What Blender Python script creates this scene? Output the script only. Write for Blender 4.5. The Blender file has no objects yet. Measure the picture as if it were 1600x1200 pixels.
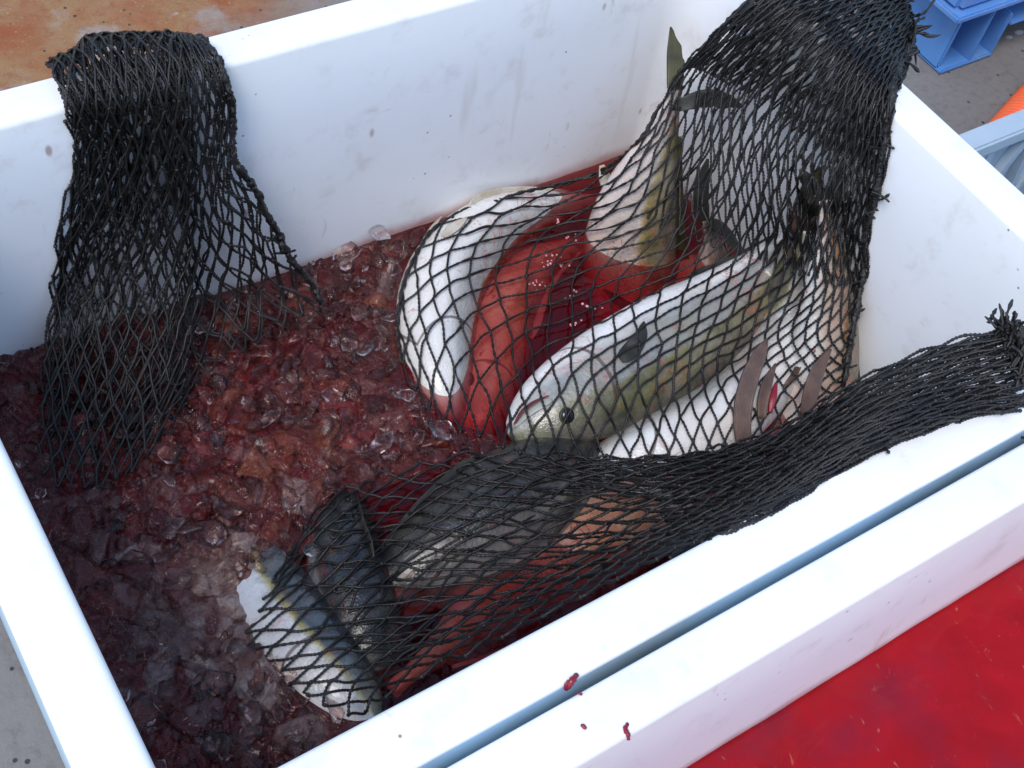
import bpy, bmesh, math, random
import numpy as np
from mathutils import Vector, Matrix, noise
from mathutils.bvhtree import BVHTree

random.seed(7)
rng = np.random.default_rng(7)
S = bpy.context.scene
COL = S.collection

# ------------------------------------------------------------------ camera
# world: x along the near wall of the tub, y away from the camera, z = 0 at the tub's rim
RC = np.array([[0.8365221559583151, -0.5297672055620384, 0.13991922849215943],
               [-0.35635345784087935, -0.7199801572645868, -0.5955172425968114],
               [0.41622457360864784, 0.4483026667958266, -0.7910637289549112]])
CC = np.array([-0.07353971599387354, -0.33801342421013536, 1.019975734562903])
FPX = 1976.0
cam = bpy.data.cameras.new('camera')
cam.lens = FPX / 1600 * 36
cam.sensor_width = 36
cam.clip_start = 0.02
cam.clip_end = 200
co = bpy.data.objects.new('camera', cam)
COL.objects.link(co)
rot = RC.T @ np.diag([1, -1, -1])
co.matrix_world = Matrix([list(rot[0]) + [CC[0]], list(rot[1]) + [CC[1]], list(rot[2]) + [CC[2]], [0, 0, 0, 1]])
S.camera = co

# ------------------------------------------------------------------ light
SUN_EL, SUN_AZ = 60.0, 208.0         # degrees; azimuth measured from +x towards +y
W = bpy.data.worlds.new('World')
S.world = W
W.use_nodes = True
wn = W.node_tree
wn.nodes.clear()
sky = wn.nodes.new('ShaderNodeTexSky')
sky.sky_type = 'NISHITA'
sky.sun_disc = False
sky.sun_elevation = math.radians(SUN_EL)
sky.sun_rotation = math.radians(90 - SUN_AZ)
sky.dust_density = 1.2
sky.ozone_density = 1.0
bg = wn.nodes.new('ShaderNodeBackground')
bg.inputs['Strength'].default_value = 0.15
wo = wn.nodes.new('ShaderNodeOutputWorld')
wn.links.new(sky.outputs[0], bg.inputs[0])
wn.links.new(bg.outputs[0], wo.inputs[0])
sl = bpy.data.lights.new('sun', 'SUN')
sl.energy = 0.85
sl.angle = math.radians(22)
sl.color = (1.0, 0.975, 0.92)
so = bpy.data.objects.new('sun', sl)
COL.objects.link(so)
sd = Vector((math.cos(math.radians(SUN_AZ)) * math.cos(math.radians(SUN_EL)),
             math.sin(math.radians(SUN_AZ)) * math.cos(math.radians(SUN_EL)), math.sin(math.radians(SUN_EL))))
so.rotation_euler = sd.to_track_quat('Z', 'Y').to_euler()
so.location = sd * 5
S.view_settings.view_transform = 'Standard'
S.view_settings.look = 'None'
S.view_settings.exposure = 0.97
S.view_settings.gamma = 1
S.view_settings.use_curve_mapping = False
S.render.engine = 'CYCLES'
cy = S.cycles
cy.use_denoising = True
cy.max_bounces = 14
cy.diffuse_bounces = 4
cy.glossy_bounces = 4
cy.transmission_bounces = 12
cy.transparent_max_bounces = 24
cy.volume_bounces = 0
cy.sample_clamp_indirect = 4.0


# ------------------------------------------------------------------ helpers
def P(px, py, z):
    """world point at height z seen at photo pixel (1600 x 1200)"""
    px, py, z = np.asarray(px, float), np.asarray(py, float), np.asarray(z, float)
    d = np.stack([(px - 800) / FPX, (py - 600) / FPX, np.ones_like(px)], -1) @ RC
    l = (z - CC[2]) / d[..., 2]
    return CC + d * l[..., None]


def pix(p):
    q = (np.asarray(p) - CC) @ RC.T
    return np.stack([800 + FPX * q[..., 0] / q[..., 2], 600 + FPX * q[..., 1] / q[..., 2]], -1)


def mesh_obj(name, V, F, mat, parent=None, smooth=True):
    me = bpy.data.meshes.new(name)
    V = np.asarray(V, float).reshape(-1, 3)
    if isinstance(F, np.ndarray):
        n, k = F.shape
        me.vertices.add(len(V))
        me.vertices.foreach_set('co', V.ravel())
        me.loops.add(n * k)
        me.loops.foreach_set('vertex_index', F.ravel().astype(np.int32))
        me.polygons.add(n)
        me.polygons.foreach_set('loop_start', np.arange(0, n * k, k, dtype=np.int32))
        me.polygons.foreach_set('loop_total', np.full(n, k, dtype=np.int32))
        me.update(calc_edges=True)
        me.validate()
    else:
        me.from_pydata([tuple(v) for v in V], [], F)
    if mat:
        me.materials.append(mat)
    me.polygons.foreach_set('use_smooth', np.full(len(me.polygons), smooth))
    me.update()
    o = bpy.data.objects.new(name, me)
    COL.objects.link(o)
    if parent:
        o.parent = parent
        o.matrix_parent_inverse = Matrix.Translation(-Vector(parent.location))
    return o


def tag(o, label=None, cat=None, group=None, kind=None):
    if label: o['label'] = label
    if cat: o['category'] = cat
    if group: o['group'] = group
    if kind: o['kind'] = kind
    return o


def empty(name, loc):
    o = bpy.data.objects.new(name, None)
    o.empty_display_size = 0.05
    o.location = loc
    COL.objects.link(o)
    return o


def new_mat(name):
    m = bpy.data.materials.new(name)
    m.use_nodes = True
    nt = m.node_tree
    return m, nt, nt.nodes['Principled BSDF'], nt.nodes['Material Output']


class N:
    """small node-graph helper"""
    def __init__(self, nt): self.nt = nt
    def node(self, t, **k):
        n = self.nt.nodes.new(t)
        for a, v in k.items(): setattr(n, a, v)
        return n
    def set(self, sock, v):
        if hasattr(v, 'is_linked') or hasattr(v, 'links'): self.nt.links.new(v, sock)
        else: sock.default_value = v
    def coord(self, which='Object'): return self.node('ShaderNodeTexCoord').outputs[which]
    def noise(self, vec, scale, detail=4, rough=0.55, dist=0.0):
        n = self.node('ShaderNodeTexNoise')
        if vec is not None: self.set(n.inputs['Vector'], vec)
        n.inputs['Scale'].default_value = scale
        n.inputs['Detail'].default_value = detail
        n.inputs['Roughness'].default_value = rough
        n.inputs['Distortion'].default_value = dist
        return n.outputs['Fac']
    def voro(self, vec, scale, feature='F1', out='Distance'):
        n = self.node('ShaderNodeTexVoronoi', feature=feature)
        if vec is not None: self.set(n.inputs['Vector'], vec)
        n.inputs['Scale'].default_value = scale
        return n.outputs[out]
    def ramp(self, fac, stops, interp='LINEAR'):
        n = self.node('ShaderNodeValToRGB')
        n.color_ramp.interpolation = interp
        e = n.color_ramp.elements
        while len(e) < len(stops): e.new(0.5)
        for el, (p, c) in zip(e, stops):
            el.position = p
            el.color = (*c, 1) if len(c) == 3 else c
        self.set(n.inputs[0], fac)
        return n.outputs[0]
    def step(self, fac, a, b, lo=0.0, hi=1.0):
        n = self.node('ShaderNodeMapRange', interpolation_type='SMOOTHSTEP')
        self.set(n.inputs[0], fac)
        for i, v in zip((1, 2, 3, 4), (a, b, lo, hi)): n.inputs[i].default_value = v
        return n.outputs[0]
    def mix(self, fac, a, b, mode='MIX'):
        n = self.node('ShaderNodeMix', data_type='RGBA', blend_type=mode)
        self.set(n.inputs[0], fac)
        for i, v in ((6, a), (7, b)):
            if isinstance(v, tuple) and len(v) == 3: v = (*v, 1)
            self.set(n.inputs[i], v)
        return n.outputs[2]
    def math(self, op, a, b=0.0, clamp=False):
        n = self.node('ShaderNodeMath', operation=op, use_clamp=clamp)
        self.set(n.inputs[0], a)
        self.set(n.inputs[1], b)
        return n.outputs[0]
    def sep(self, v):
        n = self.node('ShaderNodeSeparateXYZ')
        self.set(n.inputs[0], v)
        return n.outputs
    def mapping(self, v, scale=(1, 1, 1), rot=(0, 0, 0), loc=(0, 0, 0)):
        n = self.node('ShaderNodeMapping')
        self.set(n.inputs[0], v)
        n.inputs['Scale'].default_value = scale
        n.inputs['Rotation'].default_value = rot
        n.inputs['Location'].default_value = loc
        return n.outputs[0]
    def bump(self, h, strength=0.3, dist=0.002, normal=None):
        n = self.node('ShaderNodeBump')
        n.inputs['Strength'].default_value = strength
        n.inputs['Distance'].default_value = dist
        self.set(n.inputs['Height'], h)
        if normal is not None: self.set(n.inputs['Normal'], normal)
        return n.outputs[0]


# ------------------------------------------------------------------ materials
def mat_tub(name, band=None):
    m, nt, b, out = new_mat(name)
    g = N(nt)
    v = g.coord()
    c = g.mix(g.step(g.noise(v, 3.5, 5), 0.45, 0.75, 0, 0.45), (0.86, 0.86, 0.855), (0.78, 0.77, 0.73))
    spots = g.math('MULTIPLY', g.step(g.voro(g.mapping(v, (1, 1, .5)), 17), 0.10, 0.05), g.step(g.noise(v, 7, 2), 0.54, 0.60))
    c = g.mix(g.math('MULTIPLY', spots, 0.7), c, (0.30, 0.15, 0.12))
    tiny = g.math('MULTIPLY', g.step(g.voro(v, 60), 0.13, 0.07), g.step(g.noise(v, 9, 3), 0.60, 0.64))
    c = g.mix(g.math('MULTIPLY', tiny, 0.8), c, (0.10, 0.05, 0.05))
    smear = g.step(g.noise(g.mapping(v, (30, 12, 12), (0, 0, 0.6)), 1.0, 5, 0.65, 1.0), 0.60, 0.74, 0, 0.55)
    smear = g.math('MULTIPLY', smear, g.step(g.noise(g.mapping(v, (1, 1, 1), (0, 0, 0), (1, 6, 0)), 5.5, 2), 0.50, 0.60))
    c = g.mix(smear, c, (0.56, 0.40, 0.36))
    streak = g.step(g.noise(g.mapping(v, (26, 26, 2.2)), 1.0, 3), 0.60, 0.78, 0, 0.42)
    streak = g.math('MULTIPLY', streak, g.step(g.noise(g.mapping(v, (1, 1, 1), (0, 0, 0), (4, 2, 0)), 2.6, 2), 0.48, 0.62))
    c = g.mix(streak, c, (0.52, 0.42, 0.33))
    scr = g.step(g.noise(g.mapping(v, (14, 200, 90), (0, 0, 0.5)), 1.0, 2), 0.72, 0.79, 0, 0.25)
    c = g.mix(scr, c, (0.50, 0.48, 0.47))
    scr2 = g.step(g.noise(g.mapping(v, (160, 12, 70), (0.3, 0, 0.3)), 1.0, 2), 0.73, 0.80, 0, 0.30)
    c = g.mix(scr2, c, (0.52, 0.42, 0.42))
    grime = g.step(g.noise(v, 14, 7, 0.7), 0.52, 0.74, 0, 0.38)
    c = g.mix(grime, c, (0.55, 0.47, 0.42))
    if band:
        z = g.sep(v)[2]
        w = g.math('ADD', z, g.math('MULTIPLY', g.noise(v, 9, 4), 0.05))
        f = g.step(w, band + 0.050, band + 0.022, 0, 0.70)
        c = g.mix(f, c, (0.42, 0.13, 0.11))
    nt.links.new(c, b.inputs['Base Color'])
    b.inputs['Roughness'].default_value = 0.38
    b.inputs['Specular IOR Level'].default_value = 0.4
    nt.links.new(g.bump(g.noise(v, 90, 3), 0.08, 0.001, g.bump(g.noise(v, 6, 2), 0.25, 0.004)), b.inputs['Normal'])
    return m


def mat_ground():
    m, nt, b, out = new_mat('deck_concrete')
    g = N(nt)
    v = g.coord()
    x, y, z = g.sep(v)
    base = g.mix(g.noise(v, 5, 6), (0.16, 0.147, 0.136), (0.215, 0.20, 0.185))
    base = g.mix(g.step(g.noise(v, 60, 5, 0.65), 0.45, 0.75, 0, 0.6), base, (0.11, 0.097, 0.085))
    rustm = g.math('ADD', g.math('MULTIPLY', y, 1.0), g.math('MULTIPLY', x, -0.55))
    rustm = g.math('ADD', rustm, g.math('MULTIPLY', g.noise(v, 2.5, 5), 0.5))
    rustm = g.step(rustm, 1.15, 1.45)
    rust = g.mix(g.step(g.noise(g.mapping(v, (1, 1, 1), (0, 0, 0.4)), 7, 6, 0.65, 0.6), 0.36, 0.66), (0.27, 0.070, 0.016), (0.29, 0.155, 0.062))
    rust = g.mix(g.step(g.noise(v, 5.2, 5), 0.52, 0.62, 0, 0.85), rust, (0.30, 0.255, 0.22))
    rust = g.mix(g.step(g.noise(v, 45, 6, 0.7), 0.50, 0.72, 0, 0.55), rust, (0.20, 0.06, 0.02))
    rust = g.mix(g.step(g.noise(v, 190, 4, 0.7), 0.50, 0.72, 0, 0.45), rust, (0.10, 0.045, 0.02))
    rust = g.mix(g.step(g.noise(g.mapping(v, (1, 1, 1), (0, 0, 0), (2, 7, 0)), 110, 3, 0.6), 0.62, 0.72, 0, 0.5), rust, (0.46, 0.34, 0.22))
    base = g.mix(rustm, base, rust)
    fl = g.math('MULTIPLY', g.step(g.voro(g.mapping(v, (1, 1.8, 1), (0, 0, .5)), 13), 0.20, 0.15), g.step(g.noise(v, 3.1, 2), 0.52, 0.56))
    base = g.mix(g.math('MULTIPLY', fl, 0.75), base, (0.55, 0.62, 0.62))
    pit = g.step(g.voro(v, 31), 0.13, 0.08)
    pit = g.math('MULTIPLY', pit, g.step(g.noise(v, 8, 2), 0.46, 0.52))
    base = g.mix(pit, base, (0.03, 0.027, 0.025))
    fl2 = g.math('MULTIPLY', g.step(g.voro(v, 9), 0.16, 0.10), g.step(g.noise(v, 2.2, 2), 0.5, 0.54))
    base = g.mix(g.math('MULTIPLY', fl2, 0.5), base, (0.16, 0.27, 0.32))
    nt.links.new(base, b.inputs['Base Color'])
    b.inputs['Roughness'].default_value = 0.7
    h = g.math('SUBTRACT', g.noise(v, 35, 6, 0.65), g.math('MULTIPLY', pit, 0.8))
    nt.links.new(g.bump(h, 0.5, 0.006), b.inputs['Normal'])
    return m


def mat_cord():
    m, nt, b, out = new_mat('black_cord')
    g = N(nt)
    v = g.coord()
    c = g.mix(g.noise(v, 40, 3), (0.0045, 0.0038, 0.0033), (0.014, 0.0115, 0.0095))
    c = g.mix(g.step(g.noise(v, 500, 2), 0.62, 0.75, 0, 0.7), c, (0.045, 0.040, 0.035))
    nt.links.new(c, b.inputs['Base Color'])
    b.inputs['Roughness'].default_value = 0.33
    b.inputs['Specular IOR Level'].default_value = 0.5
    nt.links.new(g.bump(g.noise(v, 1400, 2), 0.5, 0.001), b.inputs['Normal'])
    return m


def mat_water(name, shallow=(0.30, 0.012, 0.018), dens=60.0, opaque=0.45, slush=True):
    m, nt, b, out = new_mat(name)
    g = N(nt)
    nt.nodes.remove(b)
    v = g.coord()
    dif = g.node('ShaderNodeBsdfDiffuse')
    col = g.mix(g.noise(v, 9, 5, 0.6, 1.0), tuple(a * 0.55 for a in shallow), tuple(a * 1.25 for a in shallow))
    if not slush:
        fib = g.step(g.noise(g.mapping(v, (60, 22, 1), (0, 0, 0.7)), 1.0, 4, 0.6, 1.5), 0.64, 0.72, 0, 0.75)
        col = g.mix(fib, col, (0.40, 0.13, 0.08))
        scum = g.step(g.noise(g.mapping(v, (5, 5, 1), (0, 0, 0.2), (3, 1, 0)), 1.0, 4), 0.50, 0.68, 0, 0.5)
        col = g.mix(scum, col, (0.13, 0.014, 0.035))
    g.set(dif.inputs['Color'], col)
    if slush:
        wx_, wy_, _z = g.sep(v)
        near_shade = g.math('ADD', wy_, g.math('MULTIPLY', g.math('SUBTRACT', g.noise(v, 5, 4), 0.5), 0.22))
        near_shade = g.step(near_shade, 0.36, 0.22, 0, 0.85)
        col = g.mix(near_shade, col, (0.022, 0.003, 0.004))  # deep shade beside the near wall, painted into the water colour
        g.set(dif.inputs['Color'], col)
    tr = g.node('ShaderNodeBsdfTransparent')
    tr.inputs['Color'].default_value = (1.0, 0.80, 0.78, 1)
    mx = g.node('ShaderNodeMixShader')
    mx.inputs[0].default_value = opaque
    nt.links.new(tr.outputs[0], mx.inputs[1])
    nt.links.new(dif.outputs[0], mx.inputs[2])
    gl = g.node('ShaderNodeBsdfGlossy')
    gl.inputs['Roughness'].default_value = 0.04
    fr = g.node('ShaderNodeFresnel')
    fr.inputs['IOR'].default_value = 1.33
    nb = g.bump(g.noise(v, 28, 3, 0.5, 0.4), 0.35, 0.006)
    nt.links.new(nb, gl.inputs['Normal'])
    nt.links.new(nb, fr.inputs['Normal'])
    m2 = g.node('ShaderNodeMixShader')
    nt.links.new(fr.outputs[0], m2.inputs[0])
    nt.links.new(mx.outputs[0], m2.inputs[1])
    nt.links.new(gl.outputs[0], m2.inputs[2])
    nt.links.new(m2.outputs[0], out.inputs['Surface'])
    if dens:
        va = g.node('ShaderNodeVolumeAbsorption')
        va.inputs['Color'].default_value = (0.80, 0.02, 0.06, 1)
        va.inputs['Density'].default_value = dens
        nt.links.new(va.outputs[0], out.inputs['Volume'])
    return m


def mat_ice(name='ice', tint=(0.98, 0.80, 0.76), rough=0.04):
    m, nt, b, out = new_mat(name)
    g = N(nt)
    v = g.coord()
    b.inputs['Base Color'].default_value = (*tint, 1)
    b.inputs['Transmission Weight'].default_value = 1.0
    b.inputs['IOR'].default_value = 1.31
    b.inputs['Roughness'].default_value = rough
    nt.links.new(g.bump(g.noise(v, 130, 4, 0.6, 0.5), 0.35, 0.004), b.inputs['Normal'])
    return m


def mat_fish(name, back, flank, stripe, silver, belly, blood=0.25, seed=0.0, stain=(0.55, 0.22, 0.10), stain_amt=0.3, coat=0.35, rough=0.30, head=0.62):
    m, nt, b, out = new_mat(name)
    g = N(nt)
    uv = g.coord('UV')
    v = g.coord()
    u, w, _ = g.sep(uv)
    n1 = g.noise(g.mapping(v, (1, 1, 1), (0, 0, 0), (seed, 0, 0)), 22, 5)
    wv = g.math('ADD', w, g.math('MULTIPLY', g.math('SUBTRACT', n1, 0.5), 0.10))
    c = g.ramp(wv, [(0.0, back), (0.20, back), (0.33, flank), (0.395, flank), (0.43, stripe), (0.465, silver), (0.62, silver), (0.74, belly), (1.0, belly)])
    # mottled back / flank
    mott = g.step(g.noise(v, 60, 6, 0.7), 0.42, 0.64, 0.0, 0.6)
    up = g.step(wv, 0.60, 0.40)
    c = g.mix(g.math('MULTIPLY', mott, up), c, (0.035, 0.04, 0.03))
    # ochre bruising in broad patches
    st = g.math('MULTIPLY', g.step(g.noise(g.mapping(v, (1, 1, 1), (0, 0, 0), (seed * 3, 1, 0)), 11, 4), 0.48, 0.70), stain_amt)
    c = g.mix(st, c, stain)
    # blood smears and specks
    bl = g.step(g.noise(g.mapping(v, (1, 1, 1), (0.3, 0.5, 0.2), (0, seed, 0)), 38, 6, 0.7, 1.2), 0.60, 0.66)
    c = g.mix(g.math('MULTIPLY', bl, blood), c, (0.45, 0.02, 0.015))
    vein = g.step(g.math('ABSOLUTE', g.math('SUBTRACT', g.noise(g.mapping(v, (1, 1, 1), (0, 0, 0), (seed, 0, 2)), 16, 5, 0.65, 0.8), 0.5)), 0.012, 0.004)
    vein = g.math('MULTIPLY', vein, g.step(g.noise(g.mapping(v, (1, 1, 1), (0, 0, 0), (0, 0, seed)), 9, 2), 0.52, 0.60))
    c = g.mix(g.math('MULTIPLY', vein, min(1.0, blood * 1.3)), c, (0.42, 0.05, 0.03))
    dull = g.step(g.noise(v, 13, 4), 0.40, 0.70, 0, 0.30)
    c = g.mix(dull, c, (0.50, 0.42, 0.36) if belly[0] > .5 else (0.1, 0.09, 0.08))
    # gill cover line on the head
    head = g.math('ABSOLUTE', g.math('SUBTRACT', u, g.math('SUBTRACT', 0.235, g.math('MULTIPLY', g.math('POWER', g.math('ABSOLUTE', g.math('SUBTRACT', w, 0.55)), 2.0), 0.35))))
    gl = g.math('MULTIPLY', g.step(head, 0.006, 0.002), g.step(w, 0.2, 0.3))
    c = g.mix(g.math('MULTIPLY', gl, 0.75), c, (0.06, 0.03, 0.03))
    nt.links.new(c, b.inputs['Base Color'])
    b.inputs['Roughness'].default_value = rough
    b.inputs['Specular IOR Level'].default_value = 0.5
    b.inputs['Coat Weight'].default_value = coat
    b.inputs['Coat Roughness'].default_value = 0.10
    b.inputs['Subsurface Weight'].default_value = 0.0
    hd = g.math('MULTIPLY', g.step(u, 0.25, 0.17), g.step(w, 0.66, 0.52))
    hm = g.ramp(g.noise(g.mapping(v, (1, 1, 1), (0, 0, 0), (seed, 3, 0)), 55, 4, 0.6, 0.8), [(0.36, (0.035, 0.04, 0.03)), (0.46, (0.16, 0.17, 0.09)), (0.54, (0.40, 0.42, 0.36)), (0.64, (0.30, 0.28, 0.07))])
    c = g.mix(g.math('MULTIPLY', hd, head), c, hm)
    nt.links.new(c, b.inputs['Base Color'])
    # thin slime: broken sheen
    rr_ = g.step(g.noise(v, 26, 5, 0.6), 0.35, 0.7, rough - 0.14, rough + 0.14)
    nt.links.new(rr_, b.inputs['Roughness'])
    sc = g.voro(g.mapping(uv, (130, 46, 1)), 1.0)
    nt.links.new(g.bump(sc, 0.40, 0.0016, g.bump(g.noise(v, 34, 5, 0.6), 0.55, 0.005)), b.inputs['Normal'])
    return m


def mat_fin(name, c1, c2):
    m, nt, b, out = new_mat(name)
    g = N(nt)
    uv = g.coord('UV')
    v = g.coord()
    ray = g.math('SINE', g.math('MULTIPLY', g.sep(uv)[1], 75.0))
    c = g.mix(g.step(g.noise(v, 45, 4), 0.35, 0.65), c1, c2)
    c = g.mix(g.step(ray, 0.2, 0.9, 0, 0.35), c, tuple(a * 0.4 for a in c1))
    nt.links.new(c, b.inputs['Base Color'])
    b.inputs['Roughness'].default_value = 0.4
    nt.links.new(g.bump(ray, 0.4, 0.001), b.inputs['Normal'])
    return m


def mat_plain(name, c, rough=0.4, var=0.25, scale=20, dirt=None):
    m, nt, b, out = new_mat(name)
    g = N(nt)
    v = g.coord()
    col = g.mix(g.noise(v, scale, 5), tuple(a * (1 - var) for a in c), tuple(min(1, a * (1 + var)) for a in c))
    if dirt: col = g.mix(g.step(g.noise(v, scale * 0.6, 5, 0.65), 0.48, 0.72, 0, 0.75), col, dirt)
    nt.links.new(col, b.inputs['Base Color'])
    b.inputs['Roughness'].default_value = rough
    nt.links.new(g.bump(g.noise(v, scale * 6, 3), 0.15, 0.002), b.inputs['Normal'])
    return m


WATER_Z = -0.395
GROUND_Z = -0.62
M_TUB = mat_tub('white_plastic', WATER_Z)
M_TUB2 = mat_tub('white_plastic_second', -0.235)
M_GROUND = mat_ground()
M_CORD = mat_cord()
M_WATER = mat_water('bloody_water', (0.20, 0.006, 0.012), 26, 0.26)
M_WATER2 = mat_water('thin_blood_water', (0.34, 0.006, 0.010), 0, 1.0, False)
M_ICE = mat_ice()
M_CLEAR = mat_ice('clear_ice', (0.97, 0.93, 0.92), 0.03)
M_EYE = mat_plain('eye_dark', (0.012, 0.012, 0.014), 0.08, 0.1)
M_IRIS = mat_plain('eye_iris', (0.055, 0.055, 0.025), 0.2, 0.5, 200)
M_FLESH = mat_plain('raw_flesh', (0.22, 0.008, 0.02), 0.25, 0.4, 120)
M_MOUTH = mat_plain('mouth_flesh', (0.10, 0.022, 0.025), 0.3, 0.3, 80)


# ------------------------------------------------------------------ ground
V = [(-30, -30, GROUND_Z), (30, -30, GROUND_Z), (30, 30, GROUND_Z), (-30, 30, GROUND_Z)]
tag(mesh_obj('ground', V, [(0, 1, 2, 3)], M_GROUND, smooth=False), kind='structure')


# ------------------------------------------------------------------ tubs
def rounded_loop(x0, y0, x1, y1, r, n=10):
    pts = []
    r = max(r, 0.004)
    for cx, cy, a in ((x1 - r, y1 - r, 0), (x0 + r, y1 - r, 90), (x0 + r, y0 + r, 180), (x1 - r, y0 + r, 270)):
        for k in range(n + 1):
            t = math.radians(a + 90 * k / n)
            pts.append((cx + r * math.cos(t), cy + r * math.sin(t)))
    return pts


def tub(x0, y0, x1, y1, rim, ztop, depth, mat, name, r0=0.045, draft=0.022, rl=None):
    """moulded open tub: inner opening x0..x1, y0..y1, rim width, wall thickness falls to the base"""
    prof = []                                     # (outward offset, z)
    prof.append((-0.10, -depth))
    prof.append((rim - 0.012, -depth))
    prof.append((rim - 0.004, -depth + 0.01))
    prof.append((rim, -0.0065))
    f = 0.005
    for k in range(5):
        a = math.radians(90 * k / 4)
        prof.append((rim - f + f * math.cos(a), -f + f * math.sin(a)))
    fi = 0.009
    for k in range(6):
        a = math.radians(90 * k / 5)
        prof.append((fi - fi * math.sin(a), -fi + fi * math.cos(a)))
    zi = -depth + 0.045
    for k in range(1, 6):
        t = k / 5
        prof.append((-draft * t, -fi + (zi + fi) * t))
    for k in range(1, 5):
        a = math.radians(90 * k / 4)
        prof.append((-draft - 0.03 * (1 - math.cos(a)), zi - 0.03 * math.sin(a)))
    prof.append((-0.12, zi - 0.03))
    V, F = [], []
    n = None
    for off, z in prof:
        lp = rounded_loop(x0 - off, y0 - off, x1 + off, y1 + off, r0 + off)
        n = len(lp)
        V += [(x, y, ztop + z) for x, y in lp]
    for i in range(len(prof) - 1):
        for j in range(n):
            k = (j + 1) % n
            F.append((i * n + j, i * n + k, (i + 1) * n + k, (i + 1) * n + j))
    F.append(tuple(range(n))[::-1])
    F.append(tuple((len(prof) - 1) * n + j for j in range(n)))
    ob = mesh_obj(name, V, F, mat)
    ob.data.materials.append(M_SHELL)            # the outer skin below the rim is pale blue
    for i in range(3 * n): ob.data.polygons[i].material_index = 1
    return ob


M_SHELL = mat_plain('pale_blue_shell', (0.60, 0.80, 0.93), 0.4, 0.06, 6, (0.45, 0.52, 0.54))
tub1 = tub(0, 0, 1.15, 0.80, 0.057, 0.0, 0.62, M_TUB, 'fish_tub')
tag(tub1, 'open white plastic tub holding netted fish, ice and dark bloody slush', 'tub')
tub2 = tub(-0.10, -0.92, 1.24, -0.1225, 0.0535, 0.0, 0.62, M_TUB2, 'fish_tub')
tag(tub2, 'open white plastic tub filled with bright red bloody water in the near corner', 'tub')


def slab(name, x0, y0, x1, y1, z0, z1, mat, amp, res):
    """closed water body with a gently rippled top"""
    nx, ny = max(2, int((x1 - x0) / res)), max(2, int((y1 - y0) / res))
    X, Y = np.meshgrid(np.linspace(x0, x1, nx), np.linspace(y0, y1, ny), indexing='ij')
    Z = np.array([[noise.noise(Vector((x * 14, y * 14, z1 * 7))) + 0.5 * noise.noise(Vector((x * 37, y * 37, 3))) for y in Y[0]] for x in X[:, 0]]) * amp + z1
    V = np.stack([X, Y, Z], -1).reshape(-1, 3)
    idx = np.arange(nx * ny).reshape(nx, ny)
    F = [tuple(q) for q in np.stack([idx[:-1, :-1], idx[1:, :-1], idx[1:, 1:], idx[:-1, 1:]], -1).reshape(-1, 4).tolist()]
    ring = list(idx[:, 0]) + list(idx[-1, 1:]) + list(idx[-2::-1, -1]) + list(idx[0, -2:0:-1])
    nv = len(V)
    low = V[ring].copy()
    low[:, 2] = z0
    V = np.vstack([V, low])
    m = len(ring)
    for j in range(m):
        k = (j + 1) % m
        F.append((int(ring[k]), int(ring[j]), nv + j, nv + k))
    F.append(tuple(nv + j for j in range(m))[::-1])
    return mesh_obj(name, V, F, mat)


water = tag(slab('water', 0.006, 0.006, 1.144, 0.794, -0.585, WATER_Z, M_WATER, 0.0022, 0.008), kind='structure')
water2 = tag(slab('water', -0.095, -0.915, 1.235, -0.129, -0.585, -0.235, M_WATER2, 0.0035, 0.008), kind='structure')


# ------------------------------------------------------------------ fish
def catmull(pts, ts):
    pts = np.asarray(pts, float)
    n = len(pts)
    ext = np.vstack([2 * pts[0] - pts[1], pts, 2 * pts[-1] - pts[-2]])
    t = np.clip(np.asarray(ts, float), 0, n - 1 - 1e-9)
    i = t.astype(int)
    f = (t - i)[:, None]
    p0, p1, p2, p3 = ext[i], ext[i + 1], ext[i + 2], ext[i + 3]
    return 0.5 * (2 * p1 + (p2 - p0) * f + (2 * p0 - 5 * p1 + 4 * p2 - p3) * f ** 2 + (3 * p1 - p0 - 3 * p2 + p3) * f ** 3)


def arc_sample(pts, n):
    fine = catmull(pts, np.linspace(0, len(pts) - 1, 400))
    d = np.r_[0, np.cumsum(np.linalg.norm(np.diff(fine[:, :3], axis=0), axis=1))]
    s = np.linspace(0, d[-1], n)
    return np.stack([np.interp(s, d, fine[:, k]) for k in range(fine.shape[1])], -1), d[-1]


SB = [0, .012, .03, .06, .10, .16, .23, .32, .42, .52, .62, .72, .80, .87, .92, .96, 1.0]
HB = [.10, .28, .42, .57, .71, .84, .93, .99, 1.0, .95, .84, .66, .48, .30, .19, .14, .16]
WB = [.10, .28, .44, .60, .75, .88, .97, 1.0, .97, .90, .78, .60, .42, .26, .17, .12, .06]


def skin_uv(me, U, Vv):
    uvl = me.uv_layers.new(name='UVMap')
    li = np.empty(len(me.loops), dtype=np.int32)
    me.loops.foreach_get('vertex_index', li)
    uvl.data.foreach_set('uv', np.stack([U[li], Vv[li]], -1).ravel())


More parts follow.
